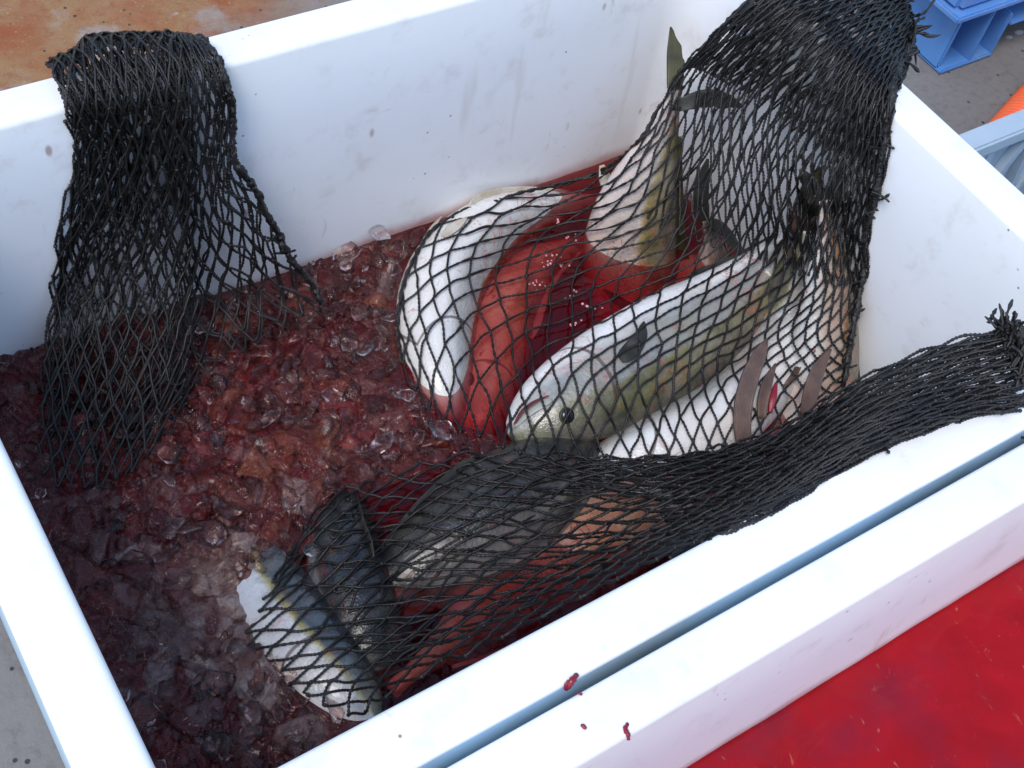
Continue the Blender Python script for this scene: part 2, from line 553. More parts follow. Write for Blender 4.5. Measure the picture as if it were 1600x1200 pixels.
def blade(name, pts, mat, parent, thick=0.0018, facing=None, notch=0.0, seed=0, block=False):
    """thin curved fin: pts = [(x, y, z, half width)] along its mid line; facing = direction its flat side looks"""
    L, _ = arc_sample(np.asarray(pts, float), 18)
    c, hw = L[:, :3], np.maximum(L[:, 3], 0.0004)
    t = np.gradient(c, axis=0)
    t /= np.linalg.norm(t, axis=1)[:, None]
    nrm = np.asarray(facing if facing is not None else (CC - c[0]), float)
    sd_ = np.cross(t, nrm)
    sd_ /= np.linalg.norm(sd_, axis=1)[:, None]
    nn = np.cross(sd_, t)
    m = 7
    r = np.random.default_rng(seed)
    V, U, VV = [], [], []
    for side in (1, -1):
        for i in range(len(c)):
            for j in range(m):
                q = -1 + 2 * j / (m - 1)
                ww = hw[i] * q
                if j == m - 1 and notch: ww *= 1 - notch * r.random() * (i > 5)
                th = thick * (1 - 0.75 * q * q) * (1 - 0.6 * i / len(c)) * side
                V.append(c[i] + sd_[i] * ww + nn[i] * (th + 0.0012 * math.sin(q * 9)))
                U.append(i / len(c))
                VV.append((q + 1) / 2)
    n = len(c)
    idx = np.arange(2 * n * m).reshape(2, n, m)
    F = []
    for i in range(n - 1):
        for j in range(m - 1):
            F.append((idx[0, i, j], idx[0, i + 1, j], idx[0, i + 1, j + 1], idx[0, i, j + 1]))
            F.append((idx[1, i, j + 1], idx[1, i + 1, j + 1], idx[1, i + 1, j], idx[1, i, j]))
        F.append((idx[0, i, 0], idx[1, i, 0], idx[1, i + 1, 0], idx[0, i + 1, 0]))
        F.append((idx[0, i + 1, m - 1], idx[1, i + 1, m - 1], idx[1, i, m - 1], idx[0, i, m - 1]))
    for j in range(m - 1):
        F.append((idx[0, n - 1, j], idx[1, n - 1, j], idx[1, n - 1, j + 1], idx[0, n - 1, j + 1]))
        F.append((idx[0, 0, j + 1], idx[1, 0, j + 1], idx[1, 0, j], idx[0, 0, j]))
    o = mesh_obj(name, np.array(V), [tuple(int(a) for a in f) for f in F], mat, parent)
    skin_uv(o.data, np.array(U), np.array(VV))
    if block: BLOCKERS.append((V, [tuple(int(a) for a in f) for f in F]))
    return o


BLOCKERS = []     # (verts, faces) of what the nets lie on


class Fish:
    def __init__(self, label, spine, dorsal, height, width, mat, finmat, mouth=False):
        """spine: [(px, py, z)] snout -> tail; dorsal: [(dx, dy, up)] picture direction of the back at each point"""
        sp = np.asarray(spine, float)
        W3 = P(sp[:, 0], sp[:, 1], sp[:, 2])
        dz = np.asarray([dorsal] * len(sp) if np.ndim(dorsal) == 1 else dorsal, float)
        q = P(sp[:, 0] + dz[:, 0], sp[:, 1] + dz[:, 1], sp[:, 2]) - W3
        q /= np.linalg.norm(q, axis=1)[:, None]
        q[:, 2] += dz[:, 2]
        q /= np.linalg.norm(q, axis=1)[:, None]
        n = 90
        full, L = arc_sample(np.hstack([W3, q]), n)
        self.c, d = full[:, :3], full[:, 3:6]
        self.L = L
        t = np.gradient(self.c, axis=0)
        t /= np.linalg.norm(t, axis=1)[:, None]
        d = d - t * (d * t).sum(1)[:, None]
        d /= np.linalg.norm(d, axis=1)[:, None]
        self.t, self.d, self.l = t, d, np.cross(t, d)
        s = np.linspace(0, 1, n)
        self.s = s
        self.h = np.interp(s, SB, HB) * height / 2
        self.w = np.interp(s, SB, WB) * width / 2
        k = np.array([.1, .2, .4, .2, .1])
        for a in ('h', 'w'):
            v = getattr(self, a)
            sm = np.convolve(np.pad(v, 2, mode='edge'), k, 'valid')
            sm[:2] = v[:2]
            setattr(self, a, sm)
        m = 40
        phi = np.linspace(0, 2 * np.pi, m, endpoint=False)
        V = np.stack([self.surf(i, phi) for i in range(n)])
        self.root = empty('fish', tuple(self.c[n // 2]))
        tag(self.root, label, 'fish', 'fish lying in the white tub')
        idx = np.arange(n * m).reshape(n, m)
        F = [tuple(f) for f in np.stack([idx[:-1], idx[1:], np.roll(idx, -1, 1)[1:], np.roll(idx, -1, 1)[:-1]], -1).reshape(-1, 4).tolist()]
        F.append(tuple(idx[0].tolist()))
        F.append(tuple(idx[-1].tolist())[::-1])
        V = V.reshape(-1, 3)
        body = mesh_obj('body', V, F, mat, self.root)
        U = np.repeat(s, m)
        ph = np.tile(np.minimum(phi, 2 * np.pi - phi) / np.pi, n)
        skin_uv(body.data, U, ph)
        BLOCKERS.append((V, F))
        self.finmat = finmat
        self.mat = mat

    def surf(self, i, phi):
        phi = np.asarray(phi, float)
        sx = np.sign(np.sin(phi)) * np.abs(np.sin(phi)) ** 0.92
        cx = np.sign(np.cos(phi)) * np.abs(np.cos(phi)) ** 0.95
        return self.c[i] + np.outer(sx * self.w[i], self.l[i]) + np.outer(cx * self.h[i], self.d[i])

    def at(self, s, deg, out=0.0):
        i = int(round(s * (len(self.c) - 1)))
        a = math.radians(deg)
        p = self.surf(i, [a])[0]
        o = self.l[i] * math.sin(a) + self.d[i] * math.cos(a)
        return p + o * out, o

    def eyes(self, s=0.105, deg=72, sink=0.003):
        for sg in (1, -1):
            p, o = self.at(s, deg * sg, -sink)
            bm = bmesh.new()
            bmesh.ops.create_uvsphere(bm, u_segments=18, v_segments=10, radius=0.0125)
            q = Vector(o).to_track_quat('Z', 'Y').to_matrix().to_4x4()
            bmesh.ops.transform(bm, matrix=Matrix.Translation(Vector(p)) @ q @ Matrix.Diagonal((1, 1, 0.45, 1)), verts=bm.verts)
            e = self._bm('eye', bm, M_IRIS, self.root)
            bm = bmesh.new()
            bmesh.ops.create_uvsphere(bm, u_segments=16, v_segments=8, radius=0.0108)
            bmesh.ops.transform(bm, matrix=Matrix.Translation(Vector(p + o * 0.0022)) @ q @ Matrix.Diagonal((1, 1, 0.42, 1)), verts=bm.verts)
            pu = self._bm('pupil', bm, M_EYE, None)
            pu.parent = e
            pu.matrix_parent_inverse = e.matrix_parent_inverse @ Matrix.Identity(4)
            pu.matrix_parent_inverse = (Matrix.Translation(Vector(self.root.location)) @ e.matrix_parent_inverse).inverted()

    def _bm(self, name, bm, mat, parent):
        me = bpy.data.meshes.new(name)
        bm.to_mesh(me)
        bm.free()
        me.materials.append(mat)
        me.polygons.foreach_set('use_smooth', [True] * len(me.polygons))
        o = bpy.data.objects.new(name, me)
        COL.objects.link(o)
        if parent:
            o.parent = parent
            o.matrix_parent_inverse = Matrix.Translation(-Vector(parent.location))
        return o

    def pectorals(self, s=0.25, deg=105, length=0.075, hw=0.011, both=True):
        for sg in ((1, -1) if both else (1,)):
            pts = []
            for k, q in enumerate((0, .15, .35, .55, .75, .9, 1.0)):
                p, o = self.at(s + q * length / self.L, (deg + 22 * q * q) * sg, 0.0025 + 0.003 * q)
                pts.append((*p, hw * (0.5, 0.8, 0.95, 0.85, .6, .35, .08)[k]))
            _, o = self.at(s + 0.04, deg * sg)
            blade('pectoral_fin', pts, self.finmat, self.root, 0.0012, o)

    def pelvics(self, s=0.29, length=0.05, hw=0.008):
        for sg in (1, -1):
            pts = []
            for k, q in enumerate((0, .4, .75, 1.0)):
                p, o = self.at(s + q * length / self.L, (165 - 8 * q) * sg, 0.0025 + 0.003 * q)
                pts.append((*p, hw * (0.6, 1.0, 0.75, 0.15)[k]))
            _, o = self.at(s + 0.03, 160 * sg)
            blade('pelvic_fin', pts, self.finmat, self.root, 0.001, o)

    def ridge(self, name, s0, s1, deg, hmax):
        """long low fin standing along the back or the belly"""
        pts = []
        for q in np.linspace(0, 1, 9):
            hh = hmax * (1.0 - 0.75 * q) * min(1, q * 9 + 0.15)
            p, o = self.at(s0 + (s1 - s0) * q, deg, hh * 0.5 - 0.002)
            pts.append((*p, hh * 0.5 + 0.002))
        i = int((s0 + s1) / 2 * (len(self.c) - 1))
        blade(name, pts, self.finmat, self.root, 0.0012, self.l[i])

    def tail(self, span=0.075, length=0.095):
        i = len(self.c) - 1
        b, t, d = self.c[i] - self.t[i] * 0.012, self.t[i], self.d[i]
        for sg in (1, -1):
            pts = []
            for q, hw in ((0, .006), (.25, .014), (.6, .012), (.85, .007), (1.0, .0015)):
                p = b + t * length * q + d * sg * (0.004 + span * q ** 1.15) 
                pts.append((*p, hw))
            blade('tail_fin', pts, self.finmat, self.root, 0.0018, self.l[i], 0.25, 0, True)


OLIVE = ((0.030, 0.034, 0.026), (0.10, 0.105, 0.065), (0.24, 0.20, 0.055), (0.40, 0.41, 0.39), (0.74, 0.73, 0.70))
SLATE = ((0.012, 0.016, 0.022), (0.045, 0.058, 0.065), (0.34, 0.29, 0.08), (0.45, 0.47, 0.49), (0.70, 0.71, 0.71))
M_FIN_OLIVE = mat_fin('fin_olive', (0.065, 0.060, 0.018), (0.030, 0.028, 0.012))
M_FIN_DARK = mat_fin('fin_dark', (0.050, 0.047, 0.034), (0.016, 0.016, 0.013))
M_FIN_BROWN = mat_fin('fin_brown', (0.13, 0.072, 0.052), (0.075, 0.042, 0.034))
M_FIN_PALE = mat_fin('fin_pale', (0.50, 0.42, 0.30), (0.62, 0.58, 0.50))

# A: curled fish, white belly towards the far wall
fa = Fish('curled fish with white belly bowed against the ice below the far wall',
          [(708, 662, -.432), (688, 595, -.424), (680, 520, -.418), (702, 435, -.414), (768, 366, -.414), (860, 330, -.422), (955, 308, -.440)],
          [(30, 0, -1.5), (30, 0, -1.5), (30, 6, -1.5), (24, 18, -1.5), (12, 30, -1.4), (5, 30, -1.3), (5, 30, -1.2)],
          0.140, 0.118, mat_fish('fish_white_belly', *OLIVE, blood=0.5, seed=1.3, stain=(0.62, 0.36, 0.20), stain_amt=0.12), M_FIN_PALE)
fa.pelvics(0.44, 0.05, 0.010)
fa.eyes()
fa.ridge('anal_fin', .56, .86, 180, .012)
fa.ridge('dorsal_fin', .36, .86, 0, .018)
fa.tail()

# B: tail standing up out of the water against the far wall
fb = Fish('fish diving into the red pool, its forked olive tail raised out of the net',
          [(1085, 600, -.53), (1040, 545, -.52), (1000, 480, -.49), (985, 405, -.430), (994, 330, -.345), (1018, 258, -.265), (1044, 190, -.200), (1054, 140, -.155)],
          [(30, 6, -.1), (30, 6, -.1), (30, 4, -.1), (30, 6, 0), (30, 8, 0), (30, 8, 0), (30, 5, 0), (30, 3, 0)],
          0.155, 0.115, mat_fish('fish_pinkish', (0.05, 0.045, 0.02), (0.19, 0.15, 0.055), (0.33, 0.24, 0.09), (0.50, 0.42, 0.36), (0.68, 0.58, 0.53), blood=0.7, seed=4.1, stain=(0.58, 0.34, 0.22), stain_amt=0.4), M_FIN_OLIVE)
fb.pectorals()
fb.eyes()
fb.ridge('dorsal_fin', .36, .88, 0, .018)
a = P(np.array([1050, 1054, 1056, 1054, 1048]), np.array([172, 140, 110, 75, 42]), np.array([-.178, -.160, -.143, -.12, -.10]))
blade('tail_fin', [(*p, w) for p, w in zip(a, (.006, .011, .0135, .011, .0015))], M_FIN_OLIVE, fb.root, 0.002, None, 0.35, 3)
a = P(np.array([1052, 1075, 1105, 1135, 1162]), np.array([170, 160, 154, 158, 168]), np.array([-.178, -.165, -.16, -.155, -.15]))
blade('tail_fin', [(*p, w) for p, w in zip(a, (.006, .011, .0135, .011, .0015))], M_FIN_DARK, fb.root, 0.002, None, 0.3, 5)
a = P(np.array([955, 946, 940]), np.array([300, 280, 258]), np.array([-.36, -.345, -.33]))
blade('anal_fin', [(*p, w) for p, w in zip(a, (.010, .010, .004))], M_FIN_PALE, fb.root, 0.0012)

# C: the fish whose head faces the middle of the tub
fc = Fish('olive-backed fish in the middle of the tub with dark eye and open pale mouth',
          [(798, 683, -.385), (868, 640, -.375), (945, 597, -.365), (1035, 545, -.360), (1125, 490, -.355), (1200, 425, -.320), (1250, 362, -.230), (1280, 325, -.175)],
          [(10, 30, -.2), (10, 30, -.25), (14, 30, -.35), (16, 28, -.40), (18, 26, -.4), (24, 22, -.35), (30, 14, -.3), (30, 14, -.2)],
          0.158, 0.108, mat_fish('fish_olive', (0.030, 0.034, 0.018), (0.11, 0.112, 0.055), (0.15, 0.14, 0.06), (0.27, 0.285, 0.28), (0.76, 0.75, 0.73), blood=0.5, seed=2.2, stain=(0.24, 0.22, 0.07), stain_amt=0.28), M_FIN_DARK)
fc.eyes(0.112, 66)
fc.pectorals(0.27, 98, 0.065, 0.013)
fc.ridge('dorsal_fin', .36, .88, 0, .016)
fc.ridge('anal_fin', .58, .86, 180, .010)
a = P(np.array([1250, 1272, 1300, 1330]), np.array([366, 335, 312, 302]), np.array([-.225, -.180, -.145, -.120]))
blade('tail_fin', [(*p, w) for p, w in zip(a, (.010, .020, .017, .003))], M_FIN_DARK, fc.root, 0.002, None, 0.2, 8, True)
a = P(np.array([1248, 1256, 1268, 1284]), np.array([366, 335, 295, 262]), np.array([-.225, -.190, -.150, -.115]))
blade('tail_fin', [(*p, w) for p, w in zip(a, (.010, .018, .014, .003))], M_FIN_OLIVE, fc.root, 0.002, None, 0.2, 9, True)
sd_c = 1 if pix(fc.at(.1, 70)[0])[1] - pix(fc.c[9])[1] > -60 and np.dot(fc.at(.1, 90)[1], CC - fc.c[9]) > 0 else -1
pts = []
for q_, dg, w_ in ((.004, 108, .0012), (.03, 112, .0032), (.055, 110, .0038), (.08, 106, .0030), (.098, 101, .0008)):
    p, o = fc.at(q_, dg * sd_c, 0.0012)
    pts.append((*p, w_))
blade('mouth', pts, M_MOUTH, fc.root, 0.0008, fc.at(.06, 110 * sd_c)[1])
pts = []
for q_, dg, w_ in ((.012, 100, .0015), (.05, 99, .0040), (.085, 96, .0050), (.105, 93, .0020)):
    p, o = fc.at(q_, dg * sd_c, 0.0018)
    pts.append((*p, w_))
blade('jaw', pts, mat_plain('jaw_grey', (0.30, 0.31, 0.27), 0.3, 0.3, 90), fc.root, 0.0012, fc.at(.06, 98 * sd_c)[1])
# I: orange flank just under the surface of the pool
fi = Fish('slim orange fish lying under the red water inside the curled fish',
          [(730, 700, -.460), (754, 640, -.436), (774, 560, -.431), (786, 490, -.430), (826, 425, -.431), (890, 385, -.436), (960, 365, -.460)],
          [(30, 2, .1)] * 7,
          0.100, 0.055, mat_fish('fish_pale_orange', (0.22, 0.10, 0.05), (0.48, 0.22, 0.10), (0.66, 0.40, 0.22), (0.74, 0.55, 0.42), (0.74, 0.60, 0.50), blood=0.9, seed=19.0, stain=(0.50, 0.12, 0.05), stain_amt=0.75), M_FIN_PALE)
fi.ridge('dorsal_fin', .36, .88, 0, .012)
# J: small tail and root between the pool and the far wall
fj = Fish('sunken fish with pale tail root and dark tail standing beside the far wall',
          [(940, 540, -.56), (1000, 500, -.51), (1058, 455, -.465), (1108, 425, -.420), (1114, 385, -.372), (1100, 345, -.330)],
          [(20, 20, .2)] * 6,
          0.105, 0.085, mat_fish('fish_pink_root', (0.10, 0.05, 0.04), (0.34, 0.18, 0.13), (0.50, 0.30, 0.22), (0.62, 0.46, 0.38), (0.68, 0.58, 0.52), blood=0.7, seed=22.0, stain=(0.50, 0.2, 0.12), stain_amt=0.4), M_FIN_DARK)
a = P(np.array([1102, 1096, 1098, 1106]), np.array([350, 318, 282, 248]), np.array([-.335, -.305, -.275, -.25]))
blade('tail_fin', [(*p, w) for p, w in zip(a, (.006, .012, .011, .002))], M_FIN_DARK, fj.root, 0.002, None, 0.2, 10, True)
a = P(np.array([1102, 1118, 1140, 1160]), np.array([350, 352, 372, 402]), np.array([-.335, -.315, -.315, -.32]))
blade('tail_fin', [(*p, w) for p, w in zip(a, (.006, .010, .009, .002))], M_FIN_DARK, fj.root, 0.002, None, 0.2, 11, True)

# D: belly-up fish right of it
fd = Fish('belly-up white fish with two brown fins poking through the net',
          [(890, 770, -.43), (955, 738, -.42), (1040, 700, -.410), (1120, 655, -.400), (1182, 590, -.388), (1220, 500, -.350), (1243, 425, -.278), (1258, 360, -.205)],
          [(-5, -30, -1.3), (-5, -30, -1.3), (-8, -30, -1.3), (-16, -26, -1.2), (-26, -14, -1.1), (-30, -6, -.9), (-30, -4, -.7), (-30, -4, -.7)],
          0.140, 0.112, mat_fish('fish_white', *OLIVE, blood=0.35, seed=6.4, stain=(0.62, 0.45, 0.36), stain_amt=0.35), M_FIN_BROWN)
a = P(np.array([1168, 1160, 1162, 1172, 1188, 1198]), np.array([720, 670, 630, 590, 552, 530]), np.array([-.36, -.335, -.315, -.295, -.275, -.265]))
blade('pelvic_fin', [(*p, w) for p, w in zip(a, (.010, .012, .013, .0125, .009, .002))], M_FIN_BROWN, fd.root, 0.003)
a = P(np.array([1190, 1192, 1200, 1212]), np.array([655, 625, 595, 568]), np.array([-.335, -.32, -.305, -.295]))
blade('pelvic_fin', [(*p, w) for p, w in zip(a, (.006, .008, .007, .0015))], M_FIN_BROWN, fd.root, 0.003)
a = P(np.array([1203, 1207, 1213]), np.array([645, 622, 598]), np.array([-.335, -.325, -.318]))
blade('fin_wound', [(*p, w) for p, w in zip(a, (.003, .006, .002))], M_FLESH, fd.root, 0.002)
fd.ridge('anal_fin', .55, .86, 180, .012)
fd.tail(0.025, 0.05)

# E: against the right wall
fe = Fish('tan and white fish upright along the right wall with a red streak',
          [(1150, 800, -.50), (1215, 735, -.47), (1258, 660, -.425), (1282, 580, -.364), (1290, 500, -.298), (1292, 420, -.228), (1290, 350, -.172), (1288, 312, -.140)],
          [(30, 6, -.2), (30, 6, -.2), (30, 4, -.2), (30, 0, -.2), (30, 0, -.2), (30, 0, -.1), (30, 0, 0), (30, 0, 0)],
          0.115, 0.095, mat_fish('fish_tan', (0.06, 0.05, 0.03), (0.22, 0.15, 0.07), (0.34, 0.22, 0.09), (0.48, 0.42, 0.34), (0.72, 0.69, 0.65), blood=0.9, seed=8.8, stain=(0.50, 0.16, 0.10), stain_amt=0.5), M_FIN_DARK)
a = P(np.array([1258, 1268, 1280, 1298]), np.array([650, 610, 575, 545]), np.array([-.345, -.320, -.300, -.285]))
blade('pectoral_fin', [(*p, w) for p, w in zip(a, (.008, .011, .009, .002))], M_FIN_BROWN, fe.root, 0.002)
fe.ridge('dorsal_fin', .36, .88, 0, .016)
fe.tail(0.028, 0.065)

# F: reddish flank under the near part of the net
ff = Fish('fish with orange flank under the net beside the near wall',
          [(1150, 730, -.48), (1090, 770, -.445), (1000, 800, -.428), (900, 860, -.436), (800, 930, -.450), (730, 985, -.428), (665, 1035, -.410), (610, 1080, -.42)],
          [(12, 30, -.2)] * 8,
          0.155, 0.10, mat_fish('fish_orange', (0.06, 0.03, 0.02), (0.30, 0.10, 0.04), (0.42, 0.17, 0.06), (0.52, 0.25, 0.14), (0.58, 0.42, 0.36), blood=0.8, seed=10.5, stain=(0.50, 0.13, 0.05), stain_amt=0.6), M_FIN_PALE)
ff.pectorals(0.27, 90, 0.07, 0.014)
ff.ridge('dorsal_fin', .36, .88, 0, .016)
ff.eyes()

# H: slate back beside it
fh = Fish('slate grey fish with back uppermost between the ice and the orange fish',
          [(930, 722, -.465), (868, 756, -.440), (795, 800, -.428), (715, 850, -.424), (635, 905, -.428), (575, 960, -.438), (535, 1020, -.46)],
          [(-16, -12, .75)] * 7,
          0.170, 0.175, mat_fish('fish_slate', (0.008, 0.009, 0.010), (0.014, 0.014, 0.014), (0.035, 0.033, 0.029), (0.14, 0.13, 0.125), (0.46, 0.43, 0.42), blood=0.2, seed=12.1, stain=(0.055, 0.045, 0.040), stain_amt=0.6, coat=0.25, rough=0.42), M_FIN_DARK)
fh.eyes(0.11, 75)
fh.ridge('dorsal_fin', .38, .88, 0, .010)
fh.pectorals(0.26, 95, 0.07, 0.013)

# K: blue-black back between the two
fk = Fish('blue black fish back between the yellow striped fish and the slate grey fish',
          [(592, 1085, -.432), (572, 1015, -.420), (548, 935, -.416), (532, 855, -.420), (540, 785, -.436), (580, 725, -.47)],
          [(6, -6, 1.2)] * 6,
          0.115, 0.105, mat_fish('fish_blue_black', (0.006, 0.009, 0.014), (0.012, 0.017, 0.024), (0.03, 0.035, 0.035), (0.16, 0.17, 0.18), (0.5, 0.5, 0.5), blood=0.15, seed=27.0, stain=(0.02, 0.02, 0.022), stain_amt=0.5, coat=0.2, rough=0.38), M_FIN_DARK)
fk.ridge('dorsal_fin', .38, .88, 0, .010)

# G: head in the near corner
fg = Fish('fish with white belly and yellow side stripe, its head by the near wall',
          [(590, 1132, -.398), (538, 1082, -.396), (472, 1012, -.400), (415, 940, -.410), (375, 862, -.424), (358, 780, -.445), (370, 690, -.475)],
          [(30, -26, .22), (30, -26, .22), (30, -24, .22), (30, -18, .2), (30, -10, .15), (30, -4, .1), (30, 4, 0)],
          0.120, 0.090, mat_fish('fish_silver', (0.010, 0.015, 0.024), (0.06, 0.08, 0.095), (0.36, 0.32, 0.12), (0.56, 0.57, 0.58), (0.78, 0.775, 0.76), blood=0.25, seed=15.0, head=0.1, stain=(0.45, 0.40, 0.36), stain_amt=0.15), M_FIN_DARK)
fg.eyes(0.085, 66, 0.0085)
fg.ridge('dorsal_fin', .36, .88, 0, .018)


# ------------------------------------------------------------------ nets
bv, bf = [], []
for v, f in BLOCKERS:
    o = len(bv)
    bv += [tuple(x) for x in v]
    bf += [tuple(i + o for i in q) for q in f]
o = len(bv)
bv += [tuple(v.co) for v in tub1.data.vertices]
bf += [tuple(i + o for i in p.vertices) for p in tub1.data.polygons]
BVH = BVHTree.FromPolygons(bv, bf)


def tubes(paths, r, ply=2, pitch=0.0046, k=6, amp=0.34):
    """twisted cords: paths (m, n, 3) -> verts, quads; the section is a lobed polygon that turns along the cord"""
    paths = np.asarray(paths, float)
    m, n, _ = paths.shape
    t = np.gradient(paths, axis=1)
    t /= np.linalg.norm(t, axis=2, keepdims=True) + 1e-12
    ref = CC - paths.mean(1, keepdims=True)
    ref = ref / np.linalg.norm(ref, axis=2, keepdims=True)
    a = np.cross(t, ref)
    a /= np.linalg.norm(a, axis=2, keepdims=True) + 1e-9
    b = np.cross(a, t)
    seg = np.linalg.norm(np.diff(paths, axis=1), axis=2)
    ln = np.concatenate([np.zeros((m, 1)), np.cumsum(seg, 1)], 1)
    th = np.linspace(0, 2 * np.pi, k, endpoint=False)
    tw = 2 * np.pi * ln / (pitch * ply)
    rr = np.broadcast_to(np.asarray(r, float), (m, n)) if np.ndim(r) else np.full((m, n), r)
    rad = rr[..., None] * (1 + amp * np.cos(ply * (th[None, None] - tw[..., None])))
    V = paths[:, :, None] + a[:, :, None] * (rad * np.cos(th))[..., None] + b[:, :, None] * (rad * np.sin(th))[..., None]
    idx = np.arange(m * n * k).reshape(m, n, k)
    F = np.stack([idx[:, :-1], np.roll(idx, -1, 2)[:, :-1], np.roll(idx, -1, 2)[:, 1:], idx[:, 1:]], -1).reshape(-1, 4)
    return V.reshape(-1, 3), F


KV, KF = None, None
def knot_proto():
    global KV, KF
    bm = bmesh.new()
    bmesh.ops.create_uvsphere(bm, u_segments=7, v_segments=5, radius=1)
    bmesh.ops.triangulate(bm, faces=bm.faces)
    KV = np.array([v.co for v in bm.verts])
    KF = np.array([[v.index for v in f.verts] for f in bm.faces])
    bm.free()
knot_proto()


class Sheet:
    def __init__(self, rows, colw=None, res=(90, 70), lift=0.0, clear=0.005, smooth=6, floor=None):
        """rows: control rows of (px, py, z); the surface lies on whatever is under it"""
        A = np.asarray(rows, float)
        nr, nc, _ = A.shape
        T = np.linspace(0, nr - 1, res[0])
        B = np.stack([catmull(A[:, j], T) for j in range(nc)], 1)
        U = np.linspace(0, nc - 1, res[1])
        G = np.stack([catmull(B[i], U) for i in range(res[0])], 0)
        # even out the spacing of the rows along the sheet
        mid = P(G[:, res[1] // 2, 0], G[:, res[1] // 2, 1], G[:, res[1] // 2, 2])
        d = np.r_[0, np.cumsum(np.linalg.norm(np.diff(mid, axis=0), axis=1))]
        self.len = d[-1]
        ti = np.interp(np.linspace(0, d[-1], res[0]), d, np.arange(res[0]))
        i0 = np.minimum(ti.astype(int), res[0] - 2)
        f = (ti - i0)[:, None, None]
        G = G[i0] * (1 - f) + G[i0 + 1] * f
        self.t_of_row = lambda row: np.interp(np.interp(row / (nr - 1) * (res[0] - 1), np.arange(res[0]), d) / d[-1], [0, 1], [0, 1])
        z = G[..., 2] + lift
        zmin = np.full_like(z, -9.0)
        C = Vector(CC)
        for i in range(res[0]):
            for j in range(res[1]):
                dr = Vector(P(G[i, j, 0], G[i, j, 1], -0.4)) - C
                h = BVH.ray_cast(C, dr.normalized())
                if h[0] is not None: zmin[i, j] = h[0].z + clear
        if floor is not None: zmin = np.maximum(zmin, floor)
        z = np.maximum(z, zmin)
        for _ in range(smooth):
            zp = np.pad(z, 1, mode='edge')
            z = np.maximum(0.4 * z + 0.15 * (zp[:-2, 1:-1] + zp[2:, 1:-1] + zp[1:-1, :-2] + zp[1:-1, 2:]), zmin)
        self.W = P(G[..., 0], G[..., 1], z)
        self.res = res
        if colw is None: colw = [1] * (nc - 1)
        self.cum = np.r_[0, np.cumsum(colw)] / np.sum(colw)
        self.cu = np.linspace(0, 1, nc)

    def at(self, s, t):
        """s across (0..1 in strand count), t along"""
        s = np.interp(np.clip(s, 0, 1), self.cum, self.cu) * (self.res[1] - 1)
        t = np.clip(t, 0, 1) * (self.res[0] - 1)
        i = np.minimum(t.astype(int), self.res[0] - 2)
        j = np.minimum(s.astype(int), self.res[1] - 2)
        a, b = (t - i)[..., None], (s - j)[..., None]
        Wd = self.W
        return Wd[i, j] * (1 - a) * (1 - b) + Wd[i + 1, j] * a * (1 - b) + Wd[i, j + 1] * (1 - a) * b + Wd[i + 1, j + 1] * a * b

    def net(self, nu, nt, r=0.0016, seed=0, jit=0.12, t0=0.0, t1=1.0, seg=17, wob=0.010, phase=0.0):
        q = np.random.default_rng(seed)
        js = np.arange(nt + 1)
        S_, T_ = [], []
        for j in js:
            i = np.arange(nu + 1) + (0.5 if j % 2 else 0.0) + phase
            s = i / (nu + 0.5)
            S_.append(np.clip(s, 0, 1))
            T_.append(np.full(nu + 1, t0 + (t1 - t0) * j / nt))
        S_, T_ = np.array(S_), np.array(T_)
        ph = q.random(8) * 6.28
        S_ = S_ + q.normal(0, jit * 0.5 / nu, S_.shape) + wob * np.sin(T_ * 17 + S_ * 9 + ph[0]) + wob * 0.6 * np.sin(T_ * 41 - S_ * 13 + ph[1])
        T_ = T_ + q.normal(0, jit * 0.6 / nt, T_.shape) * (t1 - t0) + 0.012 * np.sin(S_ * 19 + ph[2]) * (t1 - t0)
        bars = []
        for j in range(nt):
            for i in range(nu + 1):
                for di in ((0, -1) if j % 2 == 0 else (0, 1)):
                    i2 = i + di
                    if 0 <= i2 <= nu: bars.append((j, i, j + 1, i2))
        bars = np.array(bars)
        sa, ta = S_[bars[:, 0], bars[:, 1]], T_[bars[:, 0], bars[:, 1]]
        sb, tb = S_[bars[:, 2], bars[:, 3]], T_[bars[:, 2], bars[:, 3]]
        f = np.linspace(0, 1, seg)[None]
        paths = self.at(sa[:, None] * (1 - f) + sb[:, None] * f, ta[:, None] * (1 - f) + tb[:, None] * f)
        # each bar bows and lifts a little, as stiff wet cord does
        bow = np.sin(f * np.pi)[..., None]
        nb = len(bars)
        L = np.linalg.norm(paths[:, -1] - paths[:, 0], axis=1)[:, None, None]
        off = q.normal(0, 1, (nb, 1, 3)) * 0.028 * L
        wig = np.sin(f * 2 * np.pi)[..., None] * q.normal(0, 1, (nb, 1, 3)) * 0.015 * L
        vd = CC - paths
        vd /= np.linalg.norm(vd, axis=2, keepdims=True)
        paths = paths + bow * off + wig + vd * (q.uniform(0, 0.0022, (nb, 1, 1)))
        V, F = tubes(paths, r)
        nodes = self.at(S_.ravel(), T_.ravel())
        vdn = CC - nodes
        vdn /= np.linalg.norm(vdn, axis=1, keepdims=True)
        sc = r * q.uniform(1.45, 1.9, (len(nodes), 1, 1))
        K = KV[None] * sc * np.array([1, 1, 0.9]) + (nodes + vdn * 0.001)[:, None]
        KFa = KF[None] + (np.arange(len(nodes)) * len(KV))[:, None, None] + len(V)
        Fq = np.vstack([F, np.concatenate([KFa.reshape(-1, 3), KFa.reshape(-1, 3)[:, 2:]], 1)]) if False else (F, KFa.reshape(-1, 3))
        return np.vstack([V, K.reshape(-1, 3)]), Fq


